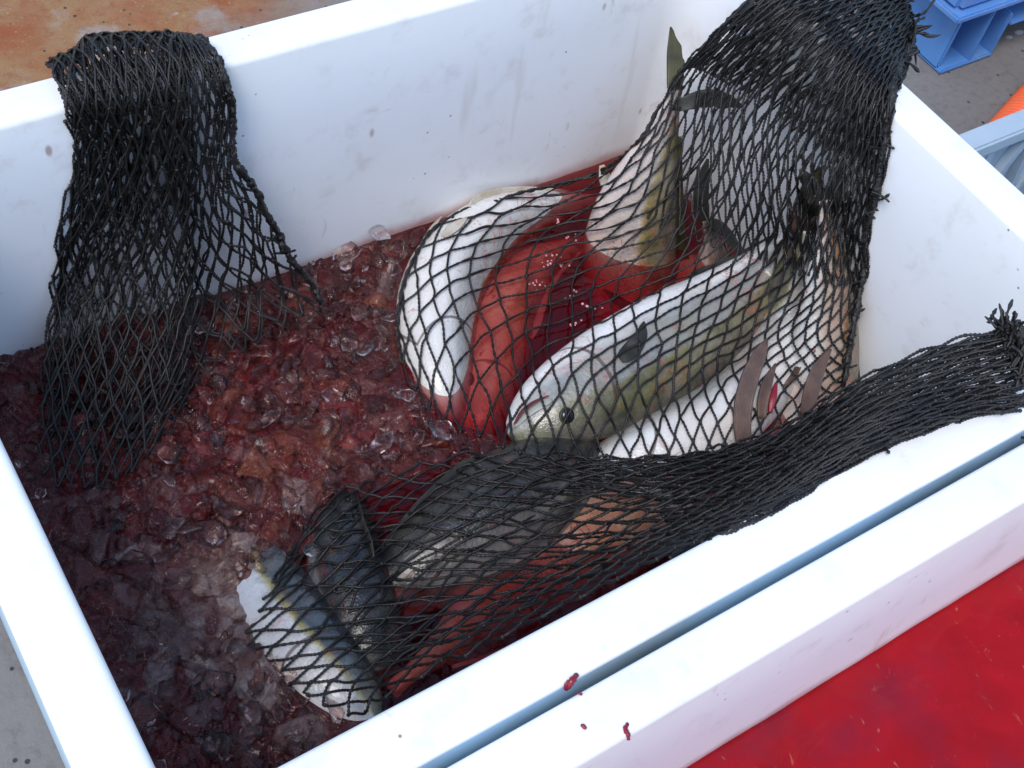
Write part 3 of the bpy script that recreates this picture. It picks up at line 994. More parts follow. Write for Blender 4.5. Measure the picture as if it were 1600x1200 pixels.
def net_obj(name, parts, parent):
    me_v, quads, tris, o = [], [], [], 0
    for V, (q, t) in parts:
        me_v.append(V)
        quads.append(q + o)
        if len(t): tris.append(t + o)
        o += len(V)
    V = np.vstack(me_v)
    q = np.vstack(quads)
    t = np.vstack(tris) if tris else np.zeros((0, 3), int)
    me = bpy.data.meshes.new(name)
    me.vertices.add(len(V))
    me.vertices.foreach_set('co', V.ravel())
    nl = q.size + t.size
    me.loops.add(nl)
    me.loops.foreach_set('vertex_index', np.r_[q.ravel(), t.ravel()].astype(np.int32))
    me.polygons.add(len(q) + len(t))
    me.polygons.foreach_set('loop_start', np.r_[np.arange(len(q)) * 4, q.size + np.arange(len(t)) * 3].astype(np.int32))
    me.polygons.foreach_set('loop_total', np.r_[np.full(len(q), 4), np.full(len(t), 3)].astype(np.int32))
    me.polygons.foreach_set('use_smooth', np.full(len(q) + len(t), True))
    me.update(calc_edges=True)
    me.materials.append(M_CORD)
    ob = bpy.data.objects.new(name, me)
    COL.objects.link(ob)
    ob.parent = parent
    ob.matrix_parent_inverse = Matrix.Translation(-Vector(parent.location))
    return ob


NOT = np.zeros((0, 3), int)


def rope_obj(name, pts, r, parent, tufts=18, seed=0, lumps=0.35):
    """thick lashed border rope with knots and short cut ends"""
    q = np.random.default_rng(seed)
    L, ln = arc_sample(np.asarray(pts, float), max(60, int(1)))
    n = int(ln / 0.0022)
    L, ln = arc_sample(np.asarray(pts, float), n)
    x = np.arange(n)
    wob = np.stack([np.convolve(q.normal(0, 1, n + 20), np.ones(21) / 21, 'valid')[:n] for _ in range(3)], -1)
    L = L + wob * r * 1.6
    rad = r * (0.75 + lumps * np.abs(np.convolve(q.normal(0, 1, n + 8), np.ones(9) / 9, 'valid')[:n]) * 2.2)
    parts = []
    V, F = tubes(L[None], rad[None], ply=3, pitch=0.011, k=9, amp=0.16)
    parts.append((V, (F, NOT)))
    # two thinner cords lashed round it
    for s_ in range(2):
        a = x * 0.35 + s_ * 3.1
        t = np.gradient(L, axis=0); t /= np.linalg.norm(t, axis=1)[:, None]
        u = np.cross(t, (0.3, 0.2, 1)); u /= np.linalg.norm(u, axis=1)[:, None]
        w = np.cross(t, u)
        path = L + (u * np.cos(a)[:, None] + w * np.sin(a)[:, None]) * (rad * 1.0)[:, None]
        V, F = tubes(path[None], 0.0015, k=6)
        parts.append((V, (F, NOT)))
    for k in range(tufts):
        i = int(q.integers(5, n - 5))
        parts.append(tuft(L[i], q, rad[i]))
    return net_obj(name, parts, parent)


def tuft(p, q, start=0.0, ln=None, dirn=None, r=0.0016):
    d = np.array(dirn, float) if dirn is not None else q.normal(0, 1, 3) * (1, 1, 0.6)
    if dirn is not None: d = d / np.linalg.norm(d) + q.normal(0, 0.35, 3)
    d /= np.linalg.norm(d)
    ln = ln or q.uniform(0.007, 0.016)
    c = q.normal(0, 0.45, 3)
    f = np.linspace(0, 1, 10)[:, None]
    path = p + d * start * 0.6 + d * ln * f + c * ln * f * f
    V, F = tubes(path[None], (r * np.r_[np.ones(8), 1.15, 0.5])[None])
    return V, (F, NOT)


# --- the main net: one end over the far right corner, draped over the fish, other end over the near rim
main = empty('fishing_net', tuple(P(1150., 600., -.38)))
tag(main, 'large knotted black net draped over the fish, both gathered ends over the rim', 'net')

cover_rows = [
    [(1290, -95, .006), (1318, -78, .008), (1346, -60, .008), (1376, -40, .006), (1402, -14, .0), (1420, 16, -.005), (1424, 55, -.01), (1410, 100, .006)],
    [(1186, -18, .010), (1206, -6, .014), (1230, 12, .016), (1262, 38, .016), (1300, 70, .016), (1334, 100, .014), (1364, 130, .012), (1392, 152, .010)],
    [(1058, 114, -.14), (1084, 112, -.13), (1116, 122, -.12), (1156, 145, -.11), (1208, 182, -.10), (1266, 222, -.09), (1325, 252, -.085), (1374, 272, -.08)],
    [(1005, 212, -.26), (1034, 224, -.245), (1074, 242, -.23), (1124, 268, -.21), (1184, 298, -.195), (1246, 327, -.18), (1304, 350, -.175), (1352, 362, -.17)],
    [(905, 280, -.36), (950, 312, -.36), (1015, 342, -.33), (1092, 372, -.30), (1166, 398, -.29), (1232, 420, -.28), (1292, 438, -.27), (1346, 440, -.26)],
    [(700, 338, -.390), (775, 385, -.385), (880, 428, -.385), (985, 462, -.375), (1080, 482, -.35), (1170, 500, -.34), (1248, 518, -.335), (1330, 520, -.33)],
    [(624, 462, -.395), (690, 500, -.385), (788, 545, -.385), (890, 575, -.36), (1000, 590, -.345), (1102, 600, -.34), (1212, 600, -.34), (1322, 580, -.36)],
    [(628, 585, -.395), (692, 662, -.39), (782, 708, -.385), (882, 716, -.375), (990, 722, -.37), (1092, 714, -.36), (1192, 692, -.34), (1315, 612, -.36)],
]
cover = Sheet(cover_rows, [2.6, 2.6, 2.8, 3.2, 3.6, 3.9, 3.9], (110, 90))
parts = [cover.net(23, 29, seed=1, jit=0.07, wob=0.006)]
# the slack folds back on itself near the gathered end: a second thickness
cover_b = Sheet([[(x - 6 + 3 * i, y + 4, z - .010) for i, (x, y, z) in enumerate(r[2:])] for r in cover_rows[:5]], [1, 1.2, 1.5, 1.8, 1.8], (80, 60), clear=0.002)
parts.append(cover_b.net(22, 16, seed=2, wob=0.012, jit=0.07))
cover_c = Sheet([[(x + 2, y - 3, z - .006) for x, y, z in r] for r in cover_rows[:3]], None, (60, 60), clear=0.001)
parts.append(cover_c.net(34, 8, seed=6, wob=0.01, jit=0.06))
net_obj('netting', parts, main)

hem_rows = [
    [(1560, 512, .055), (1585, 528, .06), (1600, 552, .06), (1606, 580, .05), (1602, 612, .035), (1585, 640, .014)],
    [(1480, 532, .03), (1490, 556, .036), (1500, 581, .038), (1505, 606, .034), (1505, 632, .024), (1498, 654, .012)],
    [(1340, 592, -.06), (1345, 620, -.03), (1350, 645, -.005), (1355, 668, .015), (1358, 688, .018), (1360, 706, .008)],
    [(1180, 685, -.20), (1185, 707, -.17), (1190, 732, -.13), (1195, 757, -.08), (1200, 778, -.04), (1200, 798, -.02)],
    [(1000, 712, -.33), (1010, 745, -.30), (1020, 780, -.26), (1030, 820, -.20), (1038, 845, -.12), (1040, 868, -.05)],
    [(800, 702, -.375), (810, 760, -.37), (830, 820, -.35), (850, 880, -.31), (866, 920, -.23), (878, 948, -.12)],
    [(640, 720, -.385), (640, 790, -.38), (660, 860, -.37), (690, 930, -.35), (716, 980, -.29), (738, 1020, -.19)],
    [(520, 772, -.388), (500, 850, -.385), (510, 920, -.38), (540, 990, -.37), (576, 1044, -.34), (608, 1086, -.26)],
    [(470, 830, -.385), (420, 920, -.385), (385, 985, -.38), (420, 1045, -.378), (480, 1085, -.37), (552, 1128, -.34)],
]
hem = Sheet(hem_rows, None, (110, 80))
parts = [hem.net(12, 34, seed=3, wob=0.008, jit=0.08)]
hem_b = Sheet([[(x + 8, y + 3, z - .012) for x, y, z in r] for r in hem_rows[:5]], None, (80, 50), clear=0.001)
parts.append(hem_b.net(20, 19, seed=4, wob=0.015, jit=0.08))
hem_c = Sheet([[(x + 14, y + 8, z - .020) for x, y, z in r[:5]] for r in hem_rows[2:8]], None, (70, 50), clear=0.001)
parts.append(hem_c.net(10, 20, seed=7, wob=0.02, jit=0.1))
fold = Sheet([[(1215, 668, -.19), (1220, 690, -.18), (1225, 715, -.15), (1228, 740, -.12)],
              [(1120, 698, -.27), (1125, 722, -.26), (1130, 748, -.24), (1135, 775, -.19)],
              [(1010, 712, -.33), (1015, 735, -.32), (1020, 758, -.31), (1025, 780, -.27)],
              [(900, 712, -.365), (905, 728, -.36), (910, 742, -.355), (915, 758, -.34)]], None, (50, 30))
parts.append(fold.net(6, 12, seed=5, wob=0.03, jit=0.4))
net_obj('netting', parts, main)

rope_obj('border_rope', [cover.at(np.array([1.0]), np.array([t]))[0] + np.array([0, 0, .003]) for t in np.linspace(0.03, 0.97, 12)], 0.0042, main, 26, 11)
rope_obj('border_rope', [cover.at(np.array([0.002]), np.array([t]))[0] for t in np.linspace(0.40, 0.98, 9)], 0.0022, main, 3, 12, 0.2)
q = np.random.default_rng(21)
parts = []
for k in range(110):
    p = hem.at(np.array([q.uniform(0, .75)]), np.array([q.uniform(0, .012)]))[0] + np.array([0.0, 0, 0.004])
    parts.append(tuft(p + q.normal(0, .005, 3), q, 0, q.uniform(.010, .019), (0.45, 0.40, .55), 0.0019))
net_obj('frayed_end', parts, main)
parts = []
for k in range(46):
    p = cover.at(np.array([q.uniform(.3, 1)]), np.array([q.uniform(0, .008)]))[0]
    parts.append(tuft(p, q, 0, q.uniform(.012, .024), (1, -.25, .1), 0.0019))
for x0, y0, x1, y1 in ((1424, 40, 1462, 62), (1420, 60, 1448, 80), (1416, 82, 1440, 66), (1424, 20, 1452, 30)):
    a, b = P(float(x0), float(y0), 0.0), P(float(x1), float(y1), -.03)
    parts.append(tuft(a, q, 0, float(np.linalg.norm(b - a)), tuple(b - a), 0.002))
net_obj('frayed_end', parts, main)
for x0, y0, x1, y1, z in ((1362, 300, 1392, 308, -.10), (1376, 693, 1378, 703, .004), (1596, 684, 1580, 676, .004)):
    a, b = P(float(x0), float(y0), z), P(float(x1), float(y1), z + .005)
    net_obj('loose_cord', [tuft(a, np.random.default_rng(3), 0, float(np.linalg.norm(b - a)), tuple(b - a), 0.0016)], main)

# --- the net hanging over the far rim on the left
left = empty('fishing_net', tuple(P(190., 400., -.25)))
tag(left, 'folded black net hanging over the far rim down into the dark slush', 'net')
hang_rows = [
    [(84, 104, -.06), (118, 88, -.06), (142, 68, -.06), (182, 63, -.06), (226, 61, -.06), (268, 61, -.06)],
    [(78, 95, .022), (115, 80, .026), (140, 60, .028), (180, 56, .028), (225, 54, .028), (270, 54, .026)],
    [(98, 160, .012), (135, 152, .014), (172, 145, .014), (210, 136, .014), (248, 128, .014), (284, 122, .014)],
    [(116, 235, -.075), (150, 235, -.075), (185, 235, -.075), (220, 232, -.075), (258, 228, -.075), (295, 225, -.075)],
    [(95, 350, -.185), (130, 350, -.18), (170, 346, -.18), (215, 340, -.175), (260, 335, -.175), (300, 330, -.18)],
    [(78, 470, -.29), (115, 470, -.285), (160, 468, -.28), (210, 462, -.275), (258, 458, -.275), (300, 452, -.29)],
    [(66, 600, -.35), (105, 610, -.345), (150, 612, -.345), (200, 602, -.345), (250, 590, -.345), (294, 560, -.35)],
    [(58, 740, -.372), (95, 762, -.37), (130, 765, -.37), (170, 755, -.37), (215, 730, -.37), (282, 625, -.365)],
]
hang = Sheet(hang_rows, None, (90, 50), clear=0.003, lift=0.010)
parts = [hang.net(8, 25, seed=31, wob=0.005, jit=0.06)]
for k, (dx, dz, sd_) in enumerate(((9, -.008, 32), (-4, -.013, 33), (5, -.017, 34))):
    hb = Sheet([[(x + dx, y + 6, z + (dz if i > 1 else 0)) for x, y, z in r] for i, r in enumerate(hang_rows)], None, (80, 40), clear=0.002 - 0.0005 * k)
    parts.append(hb.net(8, 25, seed=sd_, wob=0.02, jit=0.2, phase=0.0))
hc = Sheet([[(x + 3, y + 3, z - (.004 if i > 1 else 0)) for x, y, z in r] for i, r in enumerate(hang_rows[:5])], None, (60, 40), clear=0.0015)
parts.append(hc.net(12, 14, seed=38, wob=0.02, jit=0.2))
net_obj('netting', parts, left)
flap_rows = [
    [(262, 60, -.06), (280, 61, -.06), (296, 62, -.06), (310, 66, -.06)],
    [(262, 55, .024), (280, 56, .02), (296, 57, .018), (312, 61, .014)],
    [(276, 125, .012), (302, 118, .010), (328, 114, .009), (350, 112, .006)],
    [(288, 225, -.08), (318, 213, -.075), (345, 197, -.07), (364, 182, -.06)],
    [(294, 330, -.19), (325, 310, -.17), (350, 285, -.15), (368, 258, -.125)],
    [(296, 400, -.27), (340, 375, -.24), (375, 340, -.205), (403, 305, -.175)],
    [(295, 470, -.33), (350, 440, -.31), (400, 405, -.28), (434, 370, -.245)],
    [(292, 535, -.355), (360, 492, -.35), (420, 452, -.33), (470, 420, -.30)],
    [(288, 610, -.365), (370, 548, -.362), (450, 503, -.36), (504, 475, -.355)],
]
flap = Sheet(flap_rows, None, (90, 40), clear=0.004)
flap_b = Sheet([[(x - 8, y + 10, z - .006) for x, y, z in r] for r in flap_rows], None, (80, 30), clear=0.002)
net_obj('netting', [flap.net(6, 24, seed=35, wob=0.01, jit=0.08), flap_b.net(6, 23, seed=36, wob=0.03)], left)
rope_obj('border_rope', [flap.at(np.array([1.0]), np.array([t]))[0] for t in np.linspace(0.10, 1.0, 12)], 0.0046, left, 16, 13)


# ------------------------------------------------------------------ ice
def ice_proto(seed, flat=0.5, npts=11):
    q = np.random.default_rng(seed)
    pts = q.normal(0, 1, (npts, 3))
    pts /= np.linalg.norm(pts, axis=1)[:, None]
    pts *= q.uniform(0.75, 1.1, (npts, 1)) * np.array([1, q.uniform(.6, .9), flat * q.uniform(.7, 1.2)])
    bm = bmesh.new()
    vs = [bm.verts.new(p) for p in pts]
    r = bmesh.ops.convex_hull(bm, input=vs)
    bmesh.ops.delete(bm, geom=[v for v in bm.verts if not v.link_faces], context='VERTS')
    bmesh.ops.subdivide_edges(bm, edges=bm.edges[:], cuts=2, use_grid_fill=True)
    for _ in range(1): bmesh.ops.smooth_vert(bm, verts=bm.verts, factor=0.45, use_axis_x=True, use_axis_y=True, use_axis_z=True)
    for v in bm.verts:
        v.co *= 1 + 0.10 * noise.noise(v.co * 2.4 + Vector((seed, 0, 0)))
    bmesh.ops.triangulate(bm, faces=bm.faces[:])
    bm.verts.index_update()
    V = np.array([v.co for v in bm.verts])
    F = np.array([[v.index for v in f.verts] for f in bm.faces])
    bm.free()
    return V, F


PROTO = [ice_proto(100 + k, (0.22, 0.32, 0.45)[k % 3], 8 + k % 7) for k in range(20)]
SLUSH = np.array([(-260, 520), (-40, 552), (120, 512), (300, 455), (430, 415), (590, 358), (662, 338), (630, 410), (606, 520), (628, 600), (690, 668), (800, 702), (640, 716), (530, 765),
                  (472, 835), (430, 885), (396, 940), (428, 1010), (486, 1088), (552, 1140), (520, 1200), (300, 1300), (120, 1050), (0, 800), (-120, 640)], float)


def inside(poly, p):
    x, y = p
    c = False
    j = len(poly) - 1
    for i in range(len(poly)):
        if (poly[i, 1] > y) != (poly[j, 1] > y) and x < (poly[j, 0] - poly[i, 0]) * (y - poly[i, 1]) / (poly[j, 1] - poly[i, 1]) + poly[i, 0]: c = not c
        j = i
    return c


def rand_rot(q):
    a = q.normal(0, 1, 4)
    a /= np.linalg.norm(a)
    w, x, y, z = a
    return np.array([[1 - 2 * (y * y + z * z), 2 * (x * y - z * w), 2 * (x * z + y * w)], [2 * (x * y + z * w), 1 - 2 * (x * x + z * z), 2 * (y * z - x * w)], [2 * (x * z - y * w), 2 * (y * z + x * w), 1 - 2 * (x * x + y * y)]])


def tilt_rot(q, amt=0.6):
    a, b, c = q.uniform(0, 6.28), q.normal(0, amt), q.normal(0, amt)
    Rz = np.array([[math.cos(a), -math.sin(a), 0], [math.sin(a), math.cos(a), 0], [0, 0, 1]])
    Rx = np.array([[1, 0, 0], [0, math.cos(b), -math.sin(b)], [0, math.sin(b), math.cos(b)]])
    Ry = np.array([[math.cos(c), 0, math.sin(c)], [0, 1, 0], [-math.sin(c), 0, math.cos(c)]])
    return Rx @ Ry @ Rz


def slush_surface():
    q = np.random.default_rng(5)
    res = 0.0021
    xs, ys = np.arange(0.004, 0.80, res), np.arange(0.004, 0.797, res)
    X, Y = np.meshgrid(xs, ys, indexing='ij')
    pl = P(SLUSH[:, 0], SLUSH[:, 1], -.385)[:, :2]
    # signed distance to the slush outline
    inn = np.zeros(X.shape, bool)
    dist = np.full(X.shape, 9.0)
    j = len(pl) - 1
    for i in range(len(pl)):
        (x1, y1), (x2, y2) = pl[i], pl[j]
        c = ((y1 > Y) != (y2 > Y)) & (X < (x2 - x1) * (Y - y1) / (y2 - y1 + 1e-12) + x1)
        inn ^= c
        t = np.clip(((X - x1) * (x2 - x1) + (Y - y1) * (y2 - y1)) / ((x2 - x1) ** 2 + (y2 - y1) ** 2), 0, 1)
        dist = np.minimum(dist, np.hypot(X - x1 - t * (x2 - x1), Y - y1 - t * (y2 - y1)))
        j = i
    sd_ = np.where(inn, dist, -dist)
    nx, ny = X.shape
    pale_spot = np.array([338.0, 905.0])
    wx = np.array([[noise.noise(Vector((x * 30, y * 30, 2))) for y in ys[::3]] for x in xs[::3]])
    wy = np.array([[noise.noise(Vector((x * 30, y * 30, 9))) for y in ys[::3]] for x in xs[::3]])
    up = lambda a: np.repeat(np.repeat(a, 3, 0), 3, 1)[:nx, :ny]
    H = np.zeros(X.shape)
    Cc = np.zeros(X.shape + (3,))
    pal = np.array([(.095, .006, .007), (.135, .010, .010), (.045, .003, .004), (.110, .020, .012), (.200, .062, .034), (.055, .005, .006), (.250, .190, .170), (.120, .036, .032)])
    for lay, (cnt, amp) in enumerate(((420, .0050), (1500, .0026))):
        sites = np.stack([q.uniform(-.02, .82, cnt), q.uniform(-.02, .82, cnt)], -1)
        off = q.normal(0, amp * .55, cnt)
        slope = q.normal(0, .17, (cnt, 2))
        px_ = pix(np.c_[sites, np.full(cnt, -.385)])
        pr = np.tile(np.array([5, 4, 5, 2, .6, 3, .8, 2.5]), (cnt, 1))
        amber = np.exp(-(((px_[:, 0] - 450) / 120) ** 2 + ((px_[:, 1] - 720) / 130) ** 2))
        grey = np.exp(-(((px_[:, 0] - 350) / 130) ** 2 + ((px_[:, 1] - 1010) / 130) ** 2))
        far = np.exp(-(((px_[:, 0] - 560) / 150) ** 2 + ((px_[:, 1] - 400) / 70) ** 2))
        pr[:, 4] += 7 * amber + 2 * far
        pr[:, 3] += 6 * amber + 7 * far
        pr[:, 6] += 24 * grey + 2 * far
        pale = np.exp(-((px_ - pale_spot) ** 2).sum(1) / 48 ** 2)
        pr /= pr.sum(1, keepdims=True)
        pick = np.array([q.choice(8, p=p) for p in pr])
        sc = pal[pick] * q.uniform(.7, 1.35, (cnt, 1))
        sc = sc * (1 - .8 * pale[:, None]) + np.array([.40, .27, .20]) * .8 * pale[:, None]
        st = np.stack([X + up(wx) * .007, Y + up(wy) * .007], -1).reshape(-1, 2)
        h = np.zeros(len(st))
        cc = np.zeros((len(st), 3))
        for a in range(0, len(st), 6000):
            d = np.hypot(st[a:a + 6000, None, 0] - sites[None, :, 0], st[a:a + 6000, None, 1] - sites[None, :, 1])
            o2 = np.argpartition(d, 1, 1)[:, :2]
            dd = np.take_along_axis(d, o2, 1)
            sw = dd[:, 0] > dd[:, 1]
            i1 = np.where(sw, o2[:, 1], o2[:, 0])
            f1, f2 = dd.min(1), dd.max(1)
            e = np.clip((f2 - f1) / (.010 if lay == 0 else .006), 0, 1)
            e = e * e * (3 - 2 * e)
            dl = st[a:a + 6000] - sites[i1]
            h[a:a + 6000] = e * (amp + off[i1] + (dl * slope[i1]).sum(1)) - (1 - e) * amp * .25
            rim_ = np.exp(-(((f2 - f1) - .0016) / .0012) ** 2) * (q.random(cnt)[i1] < .45)
            cc[a:a + 6000] = sc[i1] * (1 - .75 * rim_[:, None]) + np.array([.20, .105, .09]) * .75 * rim_[:, None]
        H += h.reshape(X.shape)
        Cc += cc.reshape(X.shape + (3,)) * (0.7 if lay == 0 else 0.3)
    base = -.392 + .022 * np.clip((.45 - X) / .38, 0, 1)
    for _ in range(4): H = (4 * H + np.roll(H, 1, 0) + np.roll(H, -1, 0) + np.roll(H, 1, 1) + np.roll(H, -1, 1)) / 8
    edge = np.clip(sd_ / .03 + .35, 0, 1)
    Z = base * edge + (1 - edge) * -.425 + H * np.clip(edge * 1.5, 0, 1)
    # melt water stands in the hollows
    pond = base - .0005 - .003 * (1 - edge)
    wet = 1 / (1 + np.exp((Z - pond) / .0007))
    Z = Z * (1 - wet) + pond * wet
    Cc = Cc * (1 - .75 * wet[..., None]) + np.array([.050, .003, .004]) * .75 * wet[..., None]
    keep = sd_ > -.022
    idx = -np.ones(X.shape, int)
    idx[keep] = np.arange(keep.sum())
    V = np.stack([X, Y, Z], -1)[keep]
    Q = np.stack([idx[:-1, :-1], idx[1:, :-1], idx[1:, 1:], idx[:-1, 1:]], -1).reshape(-1, 4)
    Q = Q[(Q >= 0).all(1)]
    ob = mesh_obj('slush', V, Q, M_SLUSH)
    at = ob.data.color_attributes.new('tint', 'FLOAT_COLOR', 'POINT')
    at.data.foreach_set('color', np.c_[Cc[keep], np.ones(keep.sum())].ravel())
    return ob


M_SLUSH, nt, b_, out_ = new_mat('slush')
g_ = N(nt)
at_ = g_.node('ShaderNodeVertexColor', layer_name='tint')
v_ = g_.coord()
c_ = g_.mix(g_.step(g_.noise(v_, 55, 5, 0.65, 1.5), 0.35, 0.70, 0, 0.62), at_.outputs[0], (0.075, 0.005, 0.006))
sw_ = g_.noise(v_, 34, 3, 0.55, 1.8)
sl_ = g_.step(g_.math('ABSOLUTE', g_.math('SUBTRACT', sw_, 0.5)), 0.012, 0.003)
sl_ = g_.math('MULTIPLY', sl_, g_.step(g_.noise(v_, 20, 3), 0.44, 0.56))
sd2_ = g_.noise(g_.mapping(v_, (1, 1, 1), (0, 0, 0), (3, 5, 1)), 52, 3, 0.55, 1.6)
sl2_ = g_.step(g_.math('ABSOLUTE', g_.math('SUBTRACT', sd2_, 0.5)), 0.011, 0.003)
sl2_ = g_.math('MULTIPLY', sl2_, g_.step(g_.noise(v_, 27, 3), 0.47, 0.58))
sl_ = g_.math('MAXIMUM', sl_, sl2_)
c_ = g_.mix(g_.math('MULTIPLY', sl_, 0.85), c_, (0.46, 0.24, 0.19))
c_ = g_.mix(g_.step(g_.noise(v_, 120, 4, 0.6, 2.0), 0.64, 0.70, 0, 0.5), c_, (0.20, 0.11, 0.10))
nt.links.new(c_, b_.inputs['Base Color'])
b_.inputs['Roughness'].default_value = 0.045
b_.inputs['IOR'].default_value = 1.30
b_.inputs['Coat Weight'].default_value = 0.4
b_.inputs['Coat Roughness'].default_value = 0.02
b_.inputs['Coat IOR'].default_value = 1.38
nt.links.new(g_.bump(g_.math('ADD', g_.noise(v_, 75, 4, 0.6, 1.4), g_.math('MULTIPLY', sl_, 0.5)), 1.0, 0.007), b_.inputs['Normal'])
tag(slush_surface(), 'dark red brown wet slush of half melted ice', 'slush', kind='stuff')

q = np.random.default_rng(77)
IV, IF, o = [], [], 0
count = 0
while count < 1100:
    x, y = q.uniform(0.03, 0.75), q.uniform(0.02, 0.78)
    p = pix(np.array([x, y, -.385]))
    if not inside(SLUSH, p): continue
    zb = -.386 + 0.022 * max(0.0, min(1.0, (0.45 - x) / 0.38)) + 0.006 * noise.noise(Vector((x * 8, y * 8, 1)))
    V, F = PROTO[int(q.integers(len(PROTO)))]
    s = min(0.034, 0.012 * math.exp(q.normal(0.35, 0.45)))
    V = (V * s) @ tilt_rot(q).T + np.array([x, y, zb + q.uniform(-.012, .004)])
    IV.append(V)
    IF.append(F + o)
    o += len(V)
    count += 1
tag(mesh_obj('ice_slush', np.vstack(IV), np.vstack(IF), M_ICE), 'melting crushed ice packed in dark bloody water on the left of the tub', 'ice', kind='stuff')

CHUNKS = [
    (598, 690, .026, 'upright clear ice chunk glinting just left of the open fish mouth'),
    (145, 826, .016, 'round clear ice lump beside the left rim'),
    (190, 808, .013, 'thin hooked ice sliver right of the round lump by the left rim'),
    (492, 858, .018, 'frosted round ice lump at the left edge of the near net'),
    (312, 682, .017, 'flat pinkish ice disc right of the lower end of the hanging net'),
    (385, 690, .016, 'pale ice piece between the flat disc and the fish pool'),
    (570, 545, .018, 'clear wet ice piece close to the curled white belly'),
    (368, 1020, .022, 'bright clear ice lump left of the white belly of the yellow striped fish'),
    (395, 1085, .022, 'sparkling ice cluster below the loose mesh of the near net'),
    (205, 1030, .015, 'small bright ice chip close to the left wall near the bottom corner'),
    (270, 1025, .015, 'small bright ice chip a hand right of the chip by the left wall'),
    (595, 362, .020, 'clear ice chunk at the foot of the far wall left of the curled fish'),
    (35, 530, .022, 'pale wet ice lump against the far wall left of the hanging net'),
    (785, 302, .014, 'glassy ice bit at the far wall above the curled fish'),
    (235, 965, .020, 'long translucent ice shard above the small chips near the left wall'),
]
for k, (px_, py_, s, lab) in enumerate(CHUNKS):
    c = P(float(px_), float(py_), -.370)
    if k == 13: c = P(float(px_), float(py_), -.392)
    V, F = ice_proto(300 + k, 0.55, 13)
    V = V * s * 1.15 @ tilt_rot(q, 0.5).T
    ch = mesh_obj('ice_chunk', V, F, M_CLEAR)
    ch.location = c
    tag(ch, lab, 'ice', 'distinct ice chunks on the slush')

# small foam bubbles on the red pool
bm = bmesh.new()
for cx, cy, n in ((895, 462, 9), (858, 412, 8), (868, 400, 6), (885, 415, 4), (935, 482, 5), (905, 505, 5), (835, 440, 7), (950, 520, 5), (848, 448, 4), (915, 480, 3), (890, 370, 5), (1000, 470, 4), (870, 350, 4)):
    for _ in range(n):
        c = P(cx + q.normal(0, 6), cy + q.normal(0, 3), WATER_Z + .0005)
        bmesh.ops.create_icosphere(bm, subdivisions=2, radius=float(q.uniform(.0008, .0024)), matrix=Matrix.Translation(Vector(c)))
me = bpy.data.meshes.new('foam')
bm.to_mesh(me)
bm.free()
me.materials.append(mat_plain('foam', (0.62, 0.33, 0.34), 0.12, 0.2, 300))
me.polygons.foreach_set('use_smooth', [True] * len(me.polygons))
fo = bpy.data.objects.new('foam', me)
COL.objects.link(fo)
tag(fo, 'small clear bubbles floating on the red pool between the fish', 'foam', kind='stuff')


# ------------------------------------------------------------------ scraps on the rims
def scrap(px_, py_, z, pts, r, label):
    c = P(float(px_), float(py_), z)
    W3 = np.array([P(px_ + a, py_ + b, z + h) - c for a, b, h in pts])
    L, _ = arc_sample(W3, 14)
    rad = r * (0.55 + 0.6 * np.sin(np.linspace(0.2, 2.9, 14)) + 0.12 * np.sin(np.arange(14) * 2.1))
    V, F = tubes(L[None] + 0, rad[None], ply=1, amp=0.1, k=8)
    F = [tuple(f) for f in F.tolist()] + [tuple(range(8))[::-1], tuple(range(104, 112))]
    s_ = mesh_obj('flesh_scrap', V, F, M_FLESH)
    s_.location = c
    return tag(s_, label, 'scrap', 'raw scraps on the white rims')


scrap(893, 1064, .004, [(-9, 12, -.012), (-3, 4, 0), (2, -2, .002), (8, -10, .001)], .0030, 'thick dark red flesh scrap hanging on the rim edge over the gap')
scrap(906, 1084, .002, [(-3, -2, 0), (0, 0, 0), (4, 1, 0)], .0012, 'tiny red scrap on the second rim just beside the gap')
scrap(980, 1142, .002, [(1, -12, 0), (-3, -3, 0), (1, 5, 0), (2, 14, 0)], .0020, 'thin wiggly red shred lying on the near tub rim')
scrap(912, 1135, .002, [(-4, -3, 0), (1, 1, 0), (4, 4, 0)], .0017, 'small pink speck of flesh on the near tub rim left of the shred')


# ------------------------------------------------------------------ blue pallet box, hose, grey crate
M_BLUE = mat_plain('blue_plastic', (0.095, 0.25, 0.56), 0.42, 0.15, 14, (0.17, 0.29, 0.48))
M_GREYBLUE = mat_plain('weathered_crate', (0.38, 0.47, 0.54), 0.55, 0.2, 18, (0.24, 0.22, 0.18))
M_HOSE = mat_plain('orange_hose', (0.80, 0.125, 0.03), 0.42, 0.08, 15, None)


def boxes(name, lst, mat, parent, bev=0.004):
    bm = bmesh.new()
    for x0, y0, z0, x1, y1, z1 in lst:
        r = bmesh.ops.create_cube(bm, size=1, matrix=Matrix.Translation(((x0 + x1) / 2, (y0 + y1) / 2, (z0 + z1) / 2)) @ Matrix.Diagonal((abs(x1 - x0), abs(y1 - y0), abs(z1 - z0), 1)))
    bmesh.ops.bevel(bm, geom=bm.edges[:], offset=bev, segments=2, affect='EDGES', clamp_overlap=True)
    me = bpy.data.meshes.new(name)
    bm.to_mesh(me)
    bm.free()
    me.materials.append(mat)
    ob = bpy.data.objects.new(name, me)
    COL.objects.link(ob)
    ob.parent = parent
    ob.matrix_parent_inverse = Matrix.Translation(-Vector(parent.location))
    return ob


def prism(name, poly_xz, y0, y1, mat, parent):
    n = len(poly_xz)
    V = [(x, y0, z) for x, z in poly_xz] + [(x, y1, z) for x, z in poly_xz]
    F = [tuple(range(n)), tuple(range(n, 2 * n))[::-1]] + [((j + 1) % n, j, n + j, n + (j + 1) % n) for j in range(n)]
    return mesh_obj(name, V, F, mat, parent, smooth=False)


